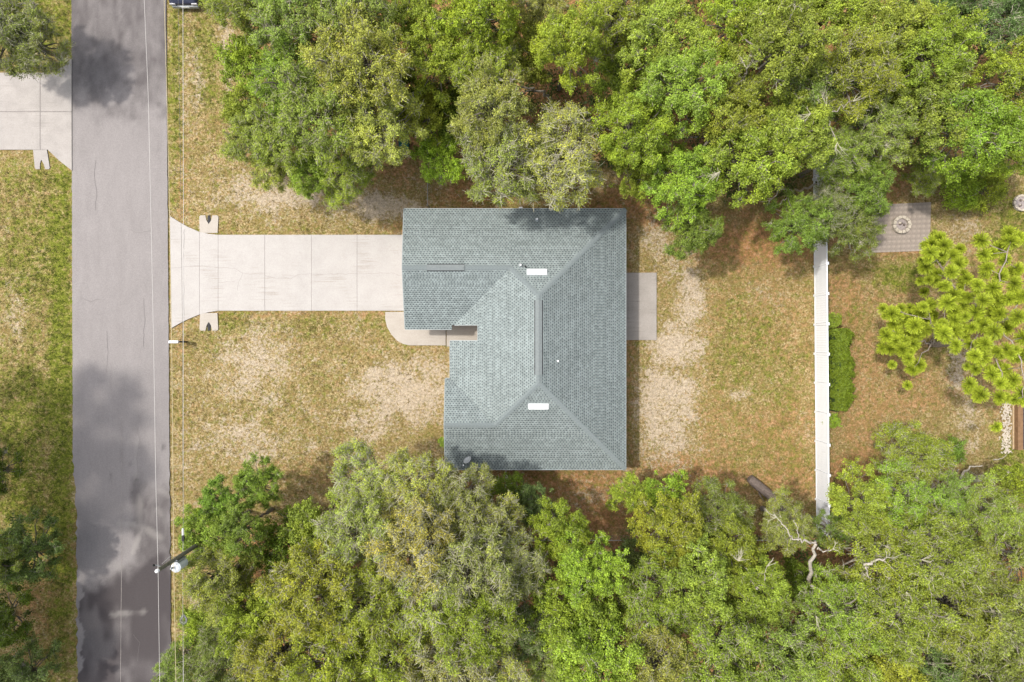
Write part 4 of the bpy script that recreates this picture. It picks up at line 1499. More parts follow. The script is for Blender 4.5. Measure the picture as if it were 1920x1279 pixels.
TREES = [
    # ---- woods above the roof, from the street to the far yard
    (470, 20, 62, 7, 'fine', 'g', 'leafy green oak at the top edge closest to the parked navy car'),
    (478, 118, 56, 6, 'dark', 'b', 'bright green oak at the wood edge facing the street verge, below the top edge'),
    (462, 205, 44, 5, 'dark', 'g', 'small green oak at the wood edge, beside the sandy strip of the verge'),
    (480, 262, 52, 5, 'fine', 'm', 'grey green oak just above the white utility marker'),
    (520, 318, 46, 4.5, 'fine', 'p', 'thin pale oak over the sandy lawn, up from the culvert end'),
    (572, 55, 80, 9, 'fine', 'm', 'tall soft green oak at the top edge above the garage drive lawn'),
    (560, 165, 72, 8, 'fine', 'g', 'green oak with a dark gap of bare ground at its street side'),
    (545, 258, 66, 7, 'fine', 'g', 'green oak with grey twigs between the wood edge and the lawn'),
    (598, 330, 50, 5.5, 'oak', 'g', 'low green oak hanging over the sandy lawn above the driveway'),
    (672, 50, 84, 10, 'fine', 'm', 'broad light green oak at the top edge, third tree in from the verge'),
    (690, 145, 92, 10.5, 'fine', 'p', 'broad pale mossy oak in the wood straight above the garage'),
    (992, 105, 50, 7, 'dark', 'g', 'green young oak in the gap beside the round yellow green crown'),
    (1165, 95, 44, 6, 'dark', 'd', 'dark young oak behind the round yellow green crown'),
    (620, 218, 86, 9.5, 'fine', 'm', 'round light green oak above the lawn corner of the wood'),
    (708, 245, 76, 9, 'fine', 'p', 'pale oak beside the teal bin under the trees'),
    (655, 322, 58, 6, 'fine', 'g', 'feathery low oak whose tip reaches down the lawn nearest the garage'),
    (775, 60, 62, 8, 'oak', 'g', 'green oak at the top edge by the dark gap in the canopy'),
    (830, 120, 66, 8.5, 'oak', 'y', 'yellow green oak just over the dark hollow above the garage'),
    (905, 45, 78, 10, 'oak', 'y', 'yellow green oak at the top edge above the garage ridge'),
    (905, 130, 60, 9, 'fine', 'y', 'narrow yellowish oak leaning from the top edge towards the roof'),
    (800, 225, 44, 6.5, 'dark', 'y', 'small bright yellow green oak over the chain link fence corner'),
    (832, 298, 50, 5.5, 'dark', 'b', 'fresh green young oak above the chain link fence near the garage'),
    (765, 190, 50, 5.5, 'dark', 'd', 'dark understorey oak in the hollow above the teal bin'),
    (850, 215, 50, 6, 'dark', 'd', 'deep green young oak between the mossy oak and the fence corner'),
    (925, 215, 78, 9, 'fine', 'p', 'pale mossy oak straight above the roof ridge junction'),
    (1005, 25, 60, 7, 'fine', 'o', 'brownish twiggy oak at the top edge over the middle of the roof'),
    (1060, 110, 64, 10.5, 'oak', 'y', 'round yellow green oak crown standing clear of its neighbours'),
    (945, 320, 80, 8, 'moss', 'p', 'mossy grey oak overhanging the upper roof edge at the white pipe'),
    (1050, 305, 84, 8.5, 'moss', 'p', 'mossy oak full of pale twigs over the roof edge below the bare limb'),
    (1150, 40, 74, 9, 'fine', 'y', 'yellow tinged oak at the top edge next to the round crown'),
    (1165, 160, 56, 6.5, 'oak', 'g', 'green oak behind the bare grey limb above the roof'),
    (1238, 90, 74, 10, 'oak', 'g', 'green oak at the top edge beside the black gap in the wood'),
    (1270, 180, 78, 10.5, 'oak', 'g', 'large green oak above the back yard corner of the roof'),
    (1185, 265, 72, 9.5, 'oak', 'b', 'bright green oak just off the back corner of the roof'),
    (1192, 325, 52, 6, 'dark', 'b', 'fresh green low oak above the reddish leaf litter by the roof corner'),
    (1355, 215, 70, 9.5, 'oak', 'g', 'green oak with pale bare twigs beside the back yard trees'),
    (1275, 345, 66, 8, 'oak', 'g', 'mid green oak hanging over the back yard by the roof corner'),
    (1290, 432, 52, 6.5, 'oak', 's', 'darker oak crown pushing furthest down into the back yard'),
    (1375, 50, 78, 8, 'oak', 'y', 'yellow green oak at the top edge above the back yard'),
    (1462, 40, 62, 7, 'oak', 'g', 'green oak at the top edge between the yellow oak and the brown hole'),
    (1440, 120, 80, 11, 'oak', 'g', 'tall round oak above the back yard with bare twigs at its flank'),
    (1392, 305, 78, 9, 'oak', 'g', 'broad oak above the orange leaf litter in the back yard'),
    (1470, 270, 76, 9.5, 'oak', 'g', 'broad oak beside the upper end of the white fence'),
    (1500, 195, 66, 9, 'fine', 's', 'dull green oak up from the end of the white fence'),
    (1575, 165, 76, 10, 'fine', 'y', 'yellow green mossy oak beyond the upper end of the white fence'),
    (1610, 255, 64, 8.5, 'fine', 'm', 'twiggy light oak over the upper end of the white fence'),
    (1552, 30, 70, 8, 'oak', 'g', 'green oak at the top edge above the white fence line'),
    (1540, 395, 44, 6.5, 'moss', 's', 'thin green tree crown right over the white fence, fence showing through its leaves'),
    (1552, 300, 56, 8, 'fine', 'g', 'green oak covering the top end of the white fence'),
    (1604, 360, 52, 7, 'oak', 's', 'mid green oak beyond the white fence next to the paver pad'),
    (1488, 425, 54, 6.5, 'oak', 's', 'mid green oak on the back yard side of the white fence'),
    (1580, 432, 50, 6, 'fine', 's', 'mid green oak just beyond the white fence at the wood edge'),
    (1640, 85, 76, 9, 'oak', 'g', 'green oak at the top edge beyond the line of the white fence'),
    (1725, 115, 74, 9.5, 'oak', 'g', 'green oak with a dead grey branch above the paver pad'),
    (1735, 25, 66, 7, 'oak', 't', 'dark bluish oak at the top edge above the paver pad'),
    (1820, 45, 74, 8, 'fine', 't', 'dark grey green oak near the top corner beyond the pine'),
    (1905, 60, 66, 7, 'oak', 't', 'dark green oak filling the top corner of the photo'),
    (1882, 165, 70, 9, 'oak', 'y', 'bright yellow oak at the edge of the photo above the stone ring'),
    (1715, 230, 74, 8.5, 'oak', 'g', 'green oak above the paver pad with reddish ground showing beside it'),
    (1800, 255, 78, 9, 'oak', 'b', 'bright green oak behind the yellow green bush'),
    (1880, 285, 62, 7, 'oak', 'y', 'yellow green oak above the stone ring'),
    (1735, 318, 44, 4, 'fine', 'y', 'low thin green tree at the wood edge over the paver pad'),
    (1640, 170, 50, 6, 'fine', 'm', 'light oak beside the reddish hole in the canopy'),
    # ---- woods below the roof
    (490, 905, 44, 6, 'oak', 's', 'green oak crown standing out over the front lawn below the mailbox'),
    (428, 935, 42, 6, 'oak', 's', 'small green oak between the lawn and the overhead cables'),
    (395, 992, 48, 7, 'oak', 'g', 'green oak at the street edge just above the utility pole'),
    (465, 985, 50, 8.2, 'oak', 's', 'dull green oak hiding the foot of the utility pole'),
    (600, 975, 58, 7, 'dark', 'g', 'rounded green oak at the bottom of the front lawn'),
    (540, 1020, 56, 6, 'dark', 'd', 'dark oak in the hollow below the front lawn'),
    (430, 1070, 66, 8, 'fine', 'm', 'grey green oak facing the transformer on the pole'),
    (490, 1130, 72, 7.5, 'oak', 'y', 'dark yellow green oak by the verge below the transformer'),
    (385, 1150, 44, 5, 'dark', 'g', 'small oak at the verge beside the hanging cable loop'),
    (350, 1235, 46, 5, 'fine', 's', 'grey green tree at the bottom edge beside the street'),
    (425, 1230, 66, 7, 'fine', 's', 'twiggy green oak at the bottom edge, second from the street'),
    (700, 905, 74, 8, 'moss', 'p', 'grey mossy oak reaching up over the front lawn below the walkway'),
    (785, 905, 70, 8.5, 'moss', 'p', 'grey mossy oak in front of the lower wing of the house'),
    (690, 985, 76, 9, 'moss', 'p', 'mossy oak full of pale twigs below the front lawn'),
    (860, 925, 62, 8.5, 'moss', 'm', 'mossy oak touching the lower roof corner beside the satellite dish'),
    (915, 975, 66, 8, 'moss', 'p', 'mossy oak below the satellite dish, standing off the roof'),
    (790, 1010, 84, 10, 'moss', 'p', 'large mossy oak in the middle of the wood below the house'),
    (610, 1085, 88, 10, 'fine', 'y', 'broad yellow green oak in the wood below the front lawn'),
    (700, 1120, 84, 10, 'fine', 'y', 'yellow mossy oak beside the black hollow in the lower wood'),
    (890, 1050, 84, 10, 'moss', 'o', 'brownish mossy oak straight below the lower wing'),
    (965, 1040, 62, 8.5, 'moss', 'o', 'brown twiggy oak next to the bright green oaks below the roof'),
    (810, 1110, 80, 10, 'moss', 'y', 'mossy oak with yellow tips in the lower wood'),
    (895, 1140, 78, 10.5, 'fine', 'y', 'round mossy oak with yellow leaves above the bottom gap'),
    (540, 1215, 84, 9, 'fine', 'y', 'yellow mossy oak at the bottom edge, third from the street'),
    (640, 1225, 86, 10, 'fine', 'y', 'broad yellow oak at the bottom edge below the broad yellow green oak'),
    (740, 1225, 84, 9.5, 'fine', 'y', 'bright yellow tinted oak at the bottom edge left of centre'),
    (845, 1240, 84, 10, 'moss', 'o', 'mossy oak at the bottom edge below the satellite dish'),
    (925, 1235, 66, 9, 'moss', 'p', 'pale mossy oak at the bottom edge beside the dark brown gap'),
    (955, 922, 38, 4.5, 'dark', 'd', 'dark green young oak next to the lower chain link fence'),
    (1000, 945, 42, 5, 'dark', 't', 'blue green young oak near the lower chain link fence'),
    (1052, 985, 56, 8, 'oak', 'b', 'bright green oak nearest the brown litter below the roof'),
    (1100, 1050, 66, 9.5, 'oak', 'b', 'bright green oak with a yellow side below the roof'),
    (980, 1165, 62, 7.5, 'fine', 't', 'blue green twiggy oak in the lower wood beside the mossy oaks'),
    (1075, 1130, 78, 9, 'oak', 'b', 'large bright green oak in the lower wood below the back corner of the roof'),
    (1120, 1215, 86, 10, 'oak', 'b', 'large light green oak at the bottom edge below the patio'),
    (1025, 1245, 60, 7.5, 'fine', 'm', 'green oak at the bottom edge beside the dark hollow'),
    (1180, 925, 38, 4.5, 'dark', 'b', 'small bright oak just off the lower back corner of the roof'),
    (1245, 925, 44, 5, 'dark', 'b', 'small bright oak at the lower edge of the back yard'),
    (1250, 985, 66, 7.5, 'oak', 'b', 'bright oak with a fan of bare white twigs below the back yard'),
    (1185, 1040, 44, 4.5, 'dark', 't', 'dark green young oak behind the lower chain link rail'),
    (1340, 950, 56, 6, 'fine', 's', 'soft green oak at the lower edge of the back yard by the log'),
    (1355, 1020, 60, 7.5, 'oak', 'b', 'bright green oak below the fallen log'),
    (1210, 1110, 72, 9, 'fine', 'b', 'light green oak with pale twigs in the lower wood below the back yard'),
    (1290, 1075, 70, 9, 'oak', 'g', 'green oak in the lower wood between the log and the bottom edge'),
    (1400, 1095, 66, 8.5, 'oak', 'g', 'green oak beside the long bare forked limb'),
    (1462, 975, 50, 7, 'fine', 'm', 'thin oak at the lower end of the white fence'),
    (1492, 1092, 46, 5, 'dark', 'd', 'dark young oak in the hollow under the long bare forked limb'),
    (1552, 990, 34, 5.5, 'fine', 's', 'small thin oak over the lower tip of the white fence'),
    (1225, 1215, 80, 10, 'fine', 'm', 'light mossy oak at the bottom edge below the back yard'),
    (1330, 1200, 84, 10, 'fine', 'b', 'light green oak with radiating twigs at the bottom edge'),
    (1430, 1215, 84, 9.5, 'fine', 'm', 'twiggy light oak at the bottom edge below the forked limb'),
    (1600, 940, 62, 8, 'oak', 'g', 'green oak beyond the lower end of the white fence'),
    (1690, 850, 62, 7, 'fine', 'b', 'light green oak rising highest into the fire pit yard'),
    (1672, 935, 66, 8, 'fine', 'g', 'green oak below the light oak of the fire pit yard'),
    (1620, 1030, 74, 9, 'fine', 'y', 'yellow green oak with white limbs below the end of the white fence'),
    (1720, 1025, 80, 10, 'fine', 'y', 'broad yellow green oak in the wood below the fire pit yard'),
    (1760, 930, 52, 6, 'fine', 'm', 'light oak beside the loose planks'),
    (1840, 965, 62, 7, 'fine', 'm', 'light oak below the dead white branches'),
    (1898, 905, 42, 5, 'dark', 'b', 'bright young oak by the timber deck'),
    (1895, 1040, 66, 8.5, 'fine', 'm', 'light oak at the edge of the photo below the timber deck'),
    (1550, 1130, 72, 9, 'fine', 'g', 'green oak next to the lower fork of the long bare limb'),
    (1650, 1130, 80, 10, 'fine', 'y', 'yellow green oak in the lower wood beyond the forked limb'),
    (1755, 1125, 80, 9.5, 'fine', 'b', 'light green oak in the lower wood below the planks'),
    (1850, 1140, 76, 9, 'fine', 'm', 'soft green oak in the lower wood towards the bottom corner'),
    (1535, 1235, 80, 9, 'fine', 'y', 'yellow green oak at the bottom edge beyond the twiggy light oak'),
    (1640, 1240, 72, 8, 'oak', 'y', 'vivid yellow green oak at the bottom edge'),
    (1720, 1235, 66, 8, 'fine', 't', 'dark grey green oak at the bottom edge beside the vivid yellow one'),
    (1810, 1240, 80, 8.5, 'fine', 's', 'dull green oak at the bottom edge near the corner'),
    (1900, 1225, 70, 8.5, 'fine', 'm', 'pale green oak filling the bottom corner beyond the fence'),
    # ---- across the street
    (10, 55, 78, 5.0, 'moss', 'm', 'wispy oak at the top corner across the street'),
    (66, 84, 56, 4.4, 'moss', 'm', 'wispy oak overhanging the old driveway across the street'),
    (-8, 885, 46, 4.2, 'oak', 'd', 'dark tree across the street nearest the grassy verge'),
    (48, 1035, 60, 3.8, 'oak', 't', 'dark blue green tree across the street facing the utility pole'),
    (-4, 1055, 52, 5.5, 'fine', 'm', 'mossy tree at the photo edge across the street from the pole'),
    (6, 1160, 54, 4.2, 'oak', 'd', 'deep green tree across the street above the bottom corner'),
    (48, 1268, 60, 4, 'oak', 't', 'dark teal green tree in the bottom corner across the street'),
    # ---- bushes
    (1808, 345, 40, 2.2, 'bush', 'b', 'bright yellow green bush below the wood edge by the stone ring, street side half'),
    (1855, 352, 40, 2.2, 'bush', 'b', 'bright yellow green bush closest to the stone ring'),
    (1562, 600, 14, 1.5, 'bush', 'b', 'small bright shrub on the white fence above the long hedge'),
    (1562, 789, 14, 1.4, 'bush', 'b', 'small bright shrub at the white fence below the long hedge'),
    (832, 828, 9, 1.6, 'bush', 'b', 'tiny green shrub against the lower wing wall of the house'),
    (1790, 845, 24, 1.5, 'bush', 's', 'low green shrub next to the loose planks'),
]
for a in TREES:
    g = {'bush': 'green bushes and shrubs in the yards'}.get(a[4], 'trees of the woods around the house')
    tree(*a, group=g, foot=(1.3 if a[0] < 130 else None))
# tall trees just outside the frame that throw their shade over the street
for (x, y, R, h, k, c, lb) in [(-36.6, -4.6, 5.4, 19, 'fine', 's', 'tall oak outside the frame across the street, shading the road beside the lawn'),
                               (-36.5, -16.5, 4.2, 15, 'fine', 's', 'tall oak outside the frame across the street, shading the lower road')]:
    zc = h * .78
    k_ = FPX / (CAM_H - zc)
    tree(x * k_ + 960, 639.5 - y * k_, R * k_, h, k, c, lb)

# long clipped hedge on the far side of the white fence
rng = np.random.default_rng(77)
hx, hy, _ = W(1573, 692, .8)
n = 26000
yy = rng.uniform(-2.5, 2.5, n)
prof = .60 * np.clip(1.12 - np.abs(yy / 2.9) ** 5, .2, 1) * (.66 + .68 * fbm(yy * 2.2, yy * 0, 91, 4))
an = rng.uniform(0, math.pi, n)
rr_ = rng.uniform(.80, 1.04, n)
xx = -.45 + prof * (1 + np.cos(an) * rr_) * .95
rr_ = rr_ * (.58 + .84 * fbm(yy * 3.2 + 9, an * 2.6, 92, 4))
xx = -.45 + prof * (1 + np.cos(an) * rr_) * .98
zz = .08 + 1.5 * np.sin(an) ** .7 * rr_
dd = np.stack([np.cos(an), yy * .1, np.sin(an)], -1)
lv, lq = leaves_np(rng, np.stack([xx, yy, zz], -1), dd, .095, flat=.3)
tn = rng.uniform(.75, 1.25, n) * (0.9 + .25 * vnoise(yy * 2.2, xx * 3, 8))
lc = np.repeat(np.stack([tn, rng.random(n) ** 3, np.zeros(n), np.ones(n)], -1), 4, 0)
hedge = empty('hedge', (hx, hy, 0))
tag(hedge, 'long dense green hedge growing along the far side of the white fence', 'hedge')
hf = link(bpy.data.objects.new('foliage', quad_mesh('foliage', lv, lq, [M['leaf']], cols=lc)), hedge)
hf.color = (.125, .180, .014, 1)
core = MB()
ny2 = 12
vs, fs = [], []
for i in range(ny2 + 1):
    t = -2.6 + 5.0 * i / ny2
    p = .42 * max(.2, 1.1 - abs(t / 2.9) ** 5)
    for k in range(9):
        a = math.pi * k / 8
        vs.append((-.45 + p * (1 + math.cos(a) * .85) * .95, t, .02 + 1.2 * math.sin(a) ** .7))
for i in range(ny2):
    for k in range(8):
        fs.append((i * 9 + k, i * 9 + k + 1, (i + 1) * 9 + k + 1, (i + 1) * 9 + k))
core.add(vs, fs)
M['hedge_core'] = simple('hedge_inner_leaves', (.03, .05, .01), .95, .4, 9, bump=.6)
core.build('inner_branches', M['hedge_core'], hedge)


# ---------------------------------------------------------------- big bare limbs and dead wood
def limb_path(mb, pts, r0, r1, wob=.06, sides=6, sub=4):
    P = [Vector(W(*p)) for p in pts]
    Q = []
    for a, b in zip(P[:-1], P[1:]):
        for k in range(sub):
            Q.append(a.lerp(b, k / sub) + Vector(RNG.normal(0, wob, 3)))
    Q.append(P[-1])
    n = len(Q)
    mb.tube(Q, [r0 + (r1 - r0) * i / (n - 1) for i in range(n)], sides)
    return Q


def twig_fan(mb, at, dirs, ln, n, r=.02):
    at = Vector(at)
    for k in range(n):
        d = (Vector(dirs) + Vector(RNG.normal(0, .5, 3))).normalized()
        l_ = ln * RNG.uniform(.5, 1.1)
        m1 = at + d * l_ * .5 + Vector(RNG.normal(0, l_ * .08, 3))
        e = at + d * l_ + Vector(RNG.normal(0, l_ * .12, 3))
        mb.tube([at, m1, e], [r, r * .7, r * .3], 4)
        if l_ > .5:
            for q in range(2):
                e2 = m1 + (d + Vector(RNG.normal(0, .6, 3))).normalized() * l_ * .4
                mb.tube([m1, e2], [r * .6, r * .25], 4)


def snag(label, base, paths, mat='dead', fans=()):
    x, y, _ = W(*base)
    root = empty('bare_tree', (x, y, 0))
    tag(root, label, 'tree', 'bare limbed trees')
    m = MB()
    for p in paths:
        limb_path(m, p[0], p[1] * .72, p[2] * .7)
    o = m.build('trunk', M['bark'] if mat == 'bark' else M[mat], root, (-x, -y, 0), smooth=True)
    for f in fans:
        t = MB()
        twig_fan(t, W(f[0][0], f[0][1], f[0][2] + .5), f[1], f[2] * 1.0, int(f[3] * .9), .017)
        e_ = Vector(W(*f[0]))
        t.tube([e_, Vector(W(f[0][0], f[0][1], f[0][2] + .5))], [.030, .018], 5)
        t.build('branch', M['twig'], root, (-x, -y, 0))
    return root


snag('long bare forked oak limb arching below the end of the white fence', (1500, 1075, 0),
     [([(1500, 1075, 0), (1518, 1100, 4), (1520, 1085, 7.6), (1524, 1045, 8.6), (1530, 1020, 9.2)], .20, .10),
      ([(1530, 1022, 9.2), (1510, 1012, 9.3), (1490, 1012, 9.4), (1474, 992, 9.5), (1456, 970, 9.6)], .08, .03),
      ([(1529, 1030, 9.1), (1545, 1032, 9.2), (1562, 1030, 9.3)], .06, .03),
      ([(1520, 1095, 7.8), (1545, 1125, 8.6), (1575, 1150, 9.0), (1602, 1178, 9.3)], .12, .04),
      ([(1520, 1100, 7.8), (1528, 1140, 8.6), (1530, 1155, 8.8)], .07, .03), ([(1602, 1178, 9.3), (1575, 1215, 9.2), (1555, 1235, 9.2)], .04, .015),
      ([(1580, 1182, 9.2), (1650, 1180, 9.6)], .04, .02), ([(1496, 1010, 9.3), (1495, 990, 9.5), (1490, 975, 9.6)], .04, .015)],
     'dead', [((1456, 970, 9.6), (-1, .3, .2), .8, 6), ((1530, 1155, 8.8), (0, -1, .3), .6, 5), ((1562, 1030, 9.3), (1, 0, .2), .6, 4)])
snag('pale dead limbs lying across the oaks below the fire pit yard', (1660, 1080, 0),
     [([(1660, 1080, 0), (1650, 1070, 6), (1622, 1062, 9.6), (1640, 1054, 9.8), (1662, 1045, 9.9)], .16, .06), ([(1625, 1064, 9.6), (1628, 1082, 9.5), (1634, 1100, 9.4)], .05, .02),
      ([(1700, 1055, 9.2), (1720, 1062, 9.5), (1728, 1050, 9.6)], .05, .02), ([(1655, 1050, 9.8), (1685, 1080, 9.6), (1700, 1110, 9.6)], .04, .015),
      ([(1640, 1100, 9.3), (1655, 1120, 9.4)], .05, .02)],
     'dead', [((1662, 1045, 9.9), (1, .4, .1), .8, 5), ((1728, 1050, 9.6), (1, .5, .2), .6, 7), ((1700, 1110, 9.6), (.4, -1, .1), .7, 6)])
snag('bare grey oak limb crossing the gap above the roof', (1125, 235, 0),
     [([(1165, 215, 5.5), (1142, 213, 6.2), (1120, 220, 6.4), (1095, 229, 6.6), (1082, 240, 6.9), (1090, 262, 7.4), (1080, 300, 8.2), (1078, 325, 8.6)], .17, .03),
      ([(1125, 235, 0), (1165, 215, 5.5)], .2, .17), ([(1085, 236, 6.8), (1068, 250, 7.6), (1040, 262, 8.3)], .07, .02), ([(1090, 262, 7.4), (1075, 280, 8.2), (1050, 290, 8.6)], .05, .015)],
     'bark', [((1080, 300, 8.2), (-.3, -1, .1), .9, 8), ((1050, 290, 8.6), (-.6, -.6, .1), .9, 8), ((1078, 325, 8.6), (.5, -1, .1), .9, 9), ((1040, 262, 8.3), (-1, .1, .1), .8, 6)])
snag('thin bare grey limb curving above the mossy oaks over the roof', (1032, 190, 0),
     [([(1032, 190, 0), (1031, 188, 5.5), (1020, 172, 6.6), (1000, 166, 7.4), (960, 163, 8.2), (945, 152, 8.6)], .14, .04), ([(1000, 168, 7.4), (965, 182, 8.2), (935, 190, 8.6)], .05, .02)],
     'bark', [((945, 152, 8.6), (-1, .4, .1), 1.0, 6), ((935, 190, 8.6), (-1, 0, .1), .8, 5)])
snag('thick bare oak fork showing through the trees above the back yard', (1330, 300, 0),
     [([(1345, 310, 0), (1335, 290, 5), (1322, 272, 7.4), (1345, 262, 8.4), (1375, 240, 9.4)], .2, .05), ([(1330, 282, 6.4), (1340, 300, 7.8), (1350, 322, 8.6)], .14, .05)],
     'bark', [((1350, 322, 8.6), (-.8, -.5, .1), 1.0, 8), ((1375, 240, 9.4), (.6, 1, .1), .9, 6), ((1340, 300, 7.8), (.5, -.8, .3), .9, 7)])
snag('cluster of bleached bare twigs beside the tall round oak above the back yard', (1405, 150, 0),
     [([(1400, 165, 0), (1398, 160, 7), (1392, 150, 9), (1400, 130, 10)], .12, .04)],
     'dead', [((1392, 150, 9), (-.4, -.8, .3), 1.1, 12), ((1400, 130, 10), (.3, 1, .2), 1.0, 8)])
snag('broken grey snag with a forked dead top beside the yellow oak', (1800, 150, 0),
     [([(1800, 160, 0), (1800, 150, 5.5), (1806, 130, 7.2)], .2, .13), ([(1800, 150, 5.8), (1810, 172, 7.2), (1795, 182, 7.6)], .1, .04), ([(1812, 165, 7.2), (1835, 178, 7.8), (1842, 200, 8)], .05, .02)],
     'dead', [((1842, 195, 8), (.6, -.8, .1), .8, 6), ((1806, 130, 7.2), (1, .2, .4), .6, 4), ((1795, 182, 7.6), (-.8, -.5, .1), .7, 5)])
snag('dead white branching crown over the upper end of the white fence', (1560, 215, 0),
     [([(1570, 225, 0), (1560, 218, 7), (1548, 215, 9), (1520, 213, 9.6)], .14, .03), ([(1550, 216, 8.8), (1560, 238, 9.2), (1570, 268, 9.4)], .06, .02), ([(1552, 214, 8.9), (1575, 205, 9.4), (1600, 190, 9.6)], .06, .02)],
     'dead', [((1520, 213, 9.6), (-1, .1, .1), .8, 6), ((1570, 268, 9.4), (.2, -1, .1), .8, 7), ((1600, 190, 9.6), (1, .5, .1), .8, 6), ((1550, 200, 9.2), (-.2, 1, .2), .9, 7)])
snag('sprawling bare grey branches beside the fence above the orange leaf litter', (1500, 355, 0),
     [([(1530, 345, .5), (1510, 352, 4), (1488, 360, 5), (1465, 356, 5.6), (1448, 372, 5.8)], .1, .03), ([(1488, 360, 5), (1470, 372, 5.6), (1462, 384, 5.8)], .05, .02)],
     'dead', [((1448, 372, 5.8), (-1, -.2, .1), .7, 6), ((1465, 356, 5.6), (-.6, .8, .2), .7, 5)])
snag('fan of bare white twigs inside the bright oak below the back yard', (1275, 1015, 0),
     [([(1278, 1025, 0), (1278, 1022, 6), (1274, 1010, 7.6)], .1, .05)],
     'dead', [((1275, 1022, 6.9), (-.3, 1, .5), 1.3, 12, .03), ((1275, 1020, 7), (.8, .8, .4), 1.1, 8, .03)])
snag('bleached broken twig clump in the oak at the bottom of the back yard wood', (1385, 1060, 0),
     [([(1388, 1070, 0), (1386, 1062, 6.5), (1384, 1050, 8)], .1, .04)], 'dead', [((1384, 1052, 8), (0, 1, .3), .7, 9), ((1384, 1052, 8), (1, .3, .3), .6, 5)])
snag('pale thin fork standing above the wood beside the forked limb', (1430, 1090, 0),
     [([(1438, 1100, 0), (1432, 1098, 7), (1425, 1100, 8.6), (1420, 1105, 8.8)], .1, .05), ([(1425, 1098, 8.6), (1434, 1082, 9), (1438, 1060, 9.3)], .04, .015)], 'dead', [((1438, 1062, 9.3), (.2, 1, .2), .7, 5)])
snag('grey dead fork in the dark hollow of the lower wood', (690, 1070, 0),
     [([(700, 1080, 0), (690, 1070, 5), (672, 1072, 8), (640, 1078, 8.8)], .12, .03), ([(672, 1072, 7.8), (690, 1066, 8.6), (700, 1050, 9)], .05, .02)],
     'dead', [((700, 1050, 9), (.3, 1, .2), .9, 8), ((640, 1078, 8.8), (-1, .2, .1), .6, 5)])
snag('bare white twigs standing in the dark edge below the front lawn', (600, 1005, 0),
     [([(575, 1010, 0), (578, 1008, 4), (588, 990, 6)], .07, .03)], 'dead', [((580, 1008, 4.6), (.3, 1, .3), 1.2, 6), ((545, 1075, 7.5), (-1, .3, .1), 1.2, 7), ((545, 1075, 7.5), (.2, 1, .2), .8, 5)])

fb = empty('fallen_branch', W(1800, 900, 0))
tag(fb, 'sprawling dead white branches at the wood edge next to the timber deck', 'dead branch')
m = MB()
off = fb.location
for p, a, b in [([(1795, 906, .3), (1812, 902, .8), (1835, 901, 1.1), (1860, 899, 1.4), (1905, 902, 1.6)], .12, .04), ([(1797, 905, .3), (1806, 885, 1), (1820, 876, 1.4), (1842, 873, 1.6)], .09, .03),
                ([(1795, 905, .4), (1792, 890, .9), (1798, 880, 1.2)], .06, .03), ([(1848, 900, 1.2), (1868, 889, 1.9), (1893, 882, 2.3), (1925, 884, 2.6)], .08, .03),
                ([(1815, 902, .8), (1832, 893, 1.2), (1850, 890, 1.5)], .06, .02), ([(1862, 862, 2), (1876, 861, 2.2), (1888, 852, 2.6)], .04, .015)]:
    limb_path(m, p, a, b, .025)
for k in range(9):
    a = RNG.uniform(1810, 1910)
    twig_fan(m, W(a, 900 - (a - 1810) * .1, 1.3), (RNG.normal(0, 1), RNG.normal(.3, .8), .4), .7, 3, .018)
m.build('branch', M['dead'], fb, (-off.x, -off.y, 0), smooth=True)

lg = empty('fallen_log', W(1422, 912, 0))
tag(lg, 'thick grey log sticking out of the trees into the back yard', 'log')
p0, p1 = Vector(W(1408, 898, .6)), Vector(W(1475, 958, .5))
m = MB()
m.tube([p0, p0.lerp(p1, .15), p0.lerp(p1, .5) + Vector((.02, .05, .03)), p1], [.24, .30, .29, .24], 14)
m.build('trunk', M['log'], lg, (-lg.location.x, -lg.location.y, -.25), smooth=False)
for k, (px_, py_, l_) in enumerate([(1425, 925, .5), (1446, 928, .4)]):
    a = Vector(W(px_, py_, .5))
    MB().tube([a, a + Vector((l_ * (.5 - k), -l_, .2))], [.05, .02], 6).build('stub', M['log'], lg, (-lg.location.x, -lg.location.y, -.25))

# ---------------------------------------------------------------- pine with tufts of needles
def tuft_mesh(seed, n=380, L=.36):
    rng = np.random.default_rng(seed)
    d = nrm(rng.normal(0, 1, (n, 3)) * np.array([1, 1, .7]) + np.array([0, 0, .42]))
    L_ = L * rng.uniform(.75, 1.1, (n, 1))
    s = nrm(np.cross(d, rng.normal(0, 1, (n, 3)))) * .0105
    b = d * .02
    e = d * L_ - np.array([0, 0, .05]) * rng.random((n, 1))
    v = np.stack([b - s * .7, b + s * .7, e + s, e - s], 1).reshape(-1, 3)
    t = rng.uniform(.75, 1.25, n)
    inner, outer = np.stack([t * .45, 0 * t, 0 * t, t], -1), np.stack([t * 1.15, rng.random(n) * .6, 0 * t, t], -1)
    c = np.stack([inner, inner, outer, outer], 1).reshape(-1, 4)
    return quad_mesh('needle_tuft', v, np.arange(n * 4).reshape(n, 4), [M['needle']], cols=c)


TUFT = [tuft_mesh(s) for s in (5, 6, 7, 8)]


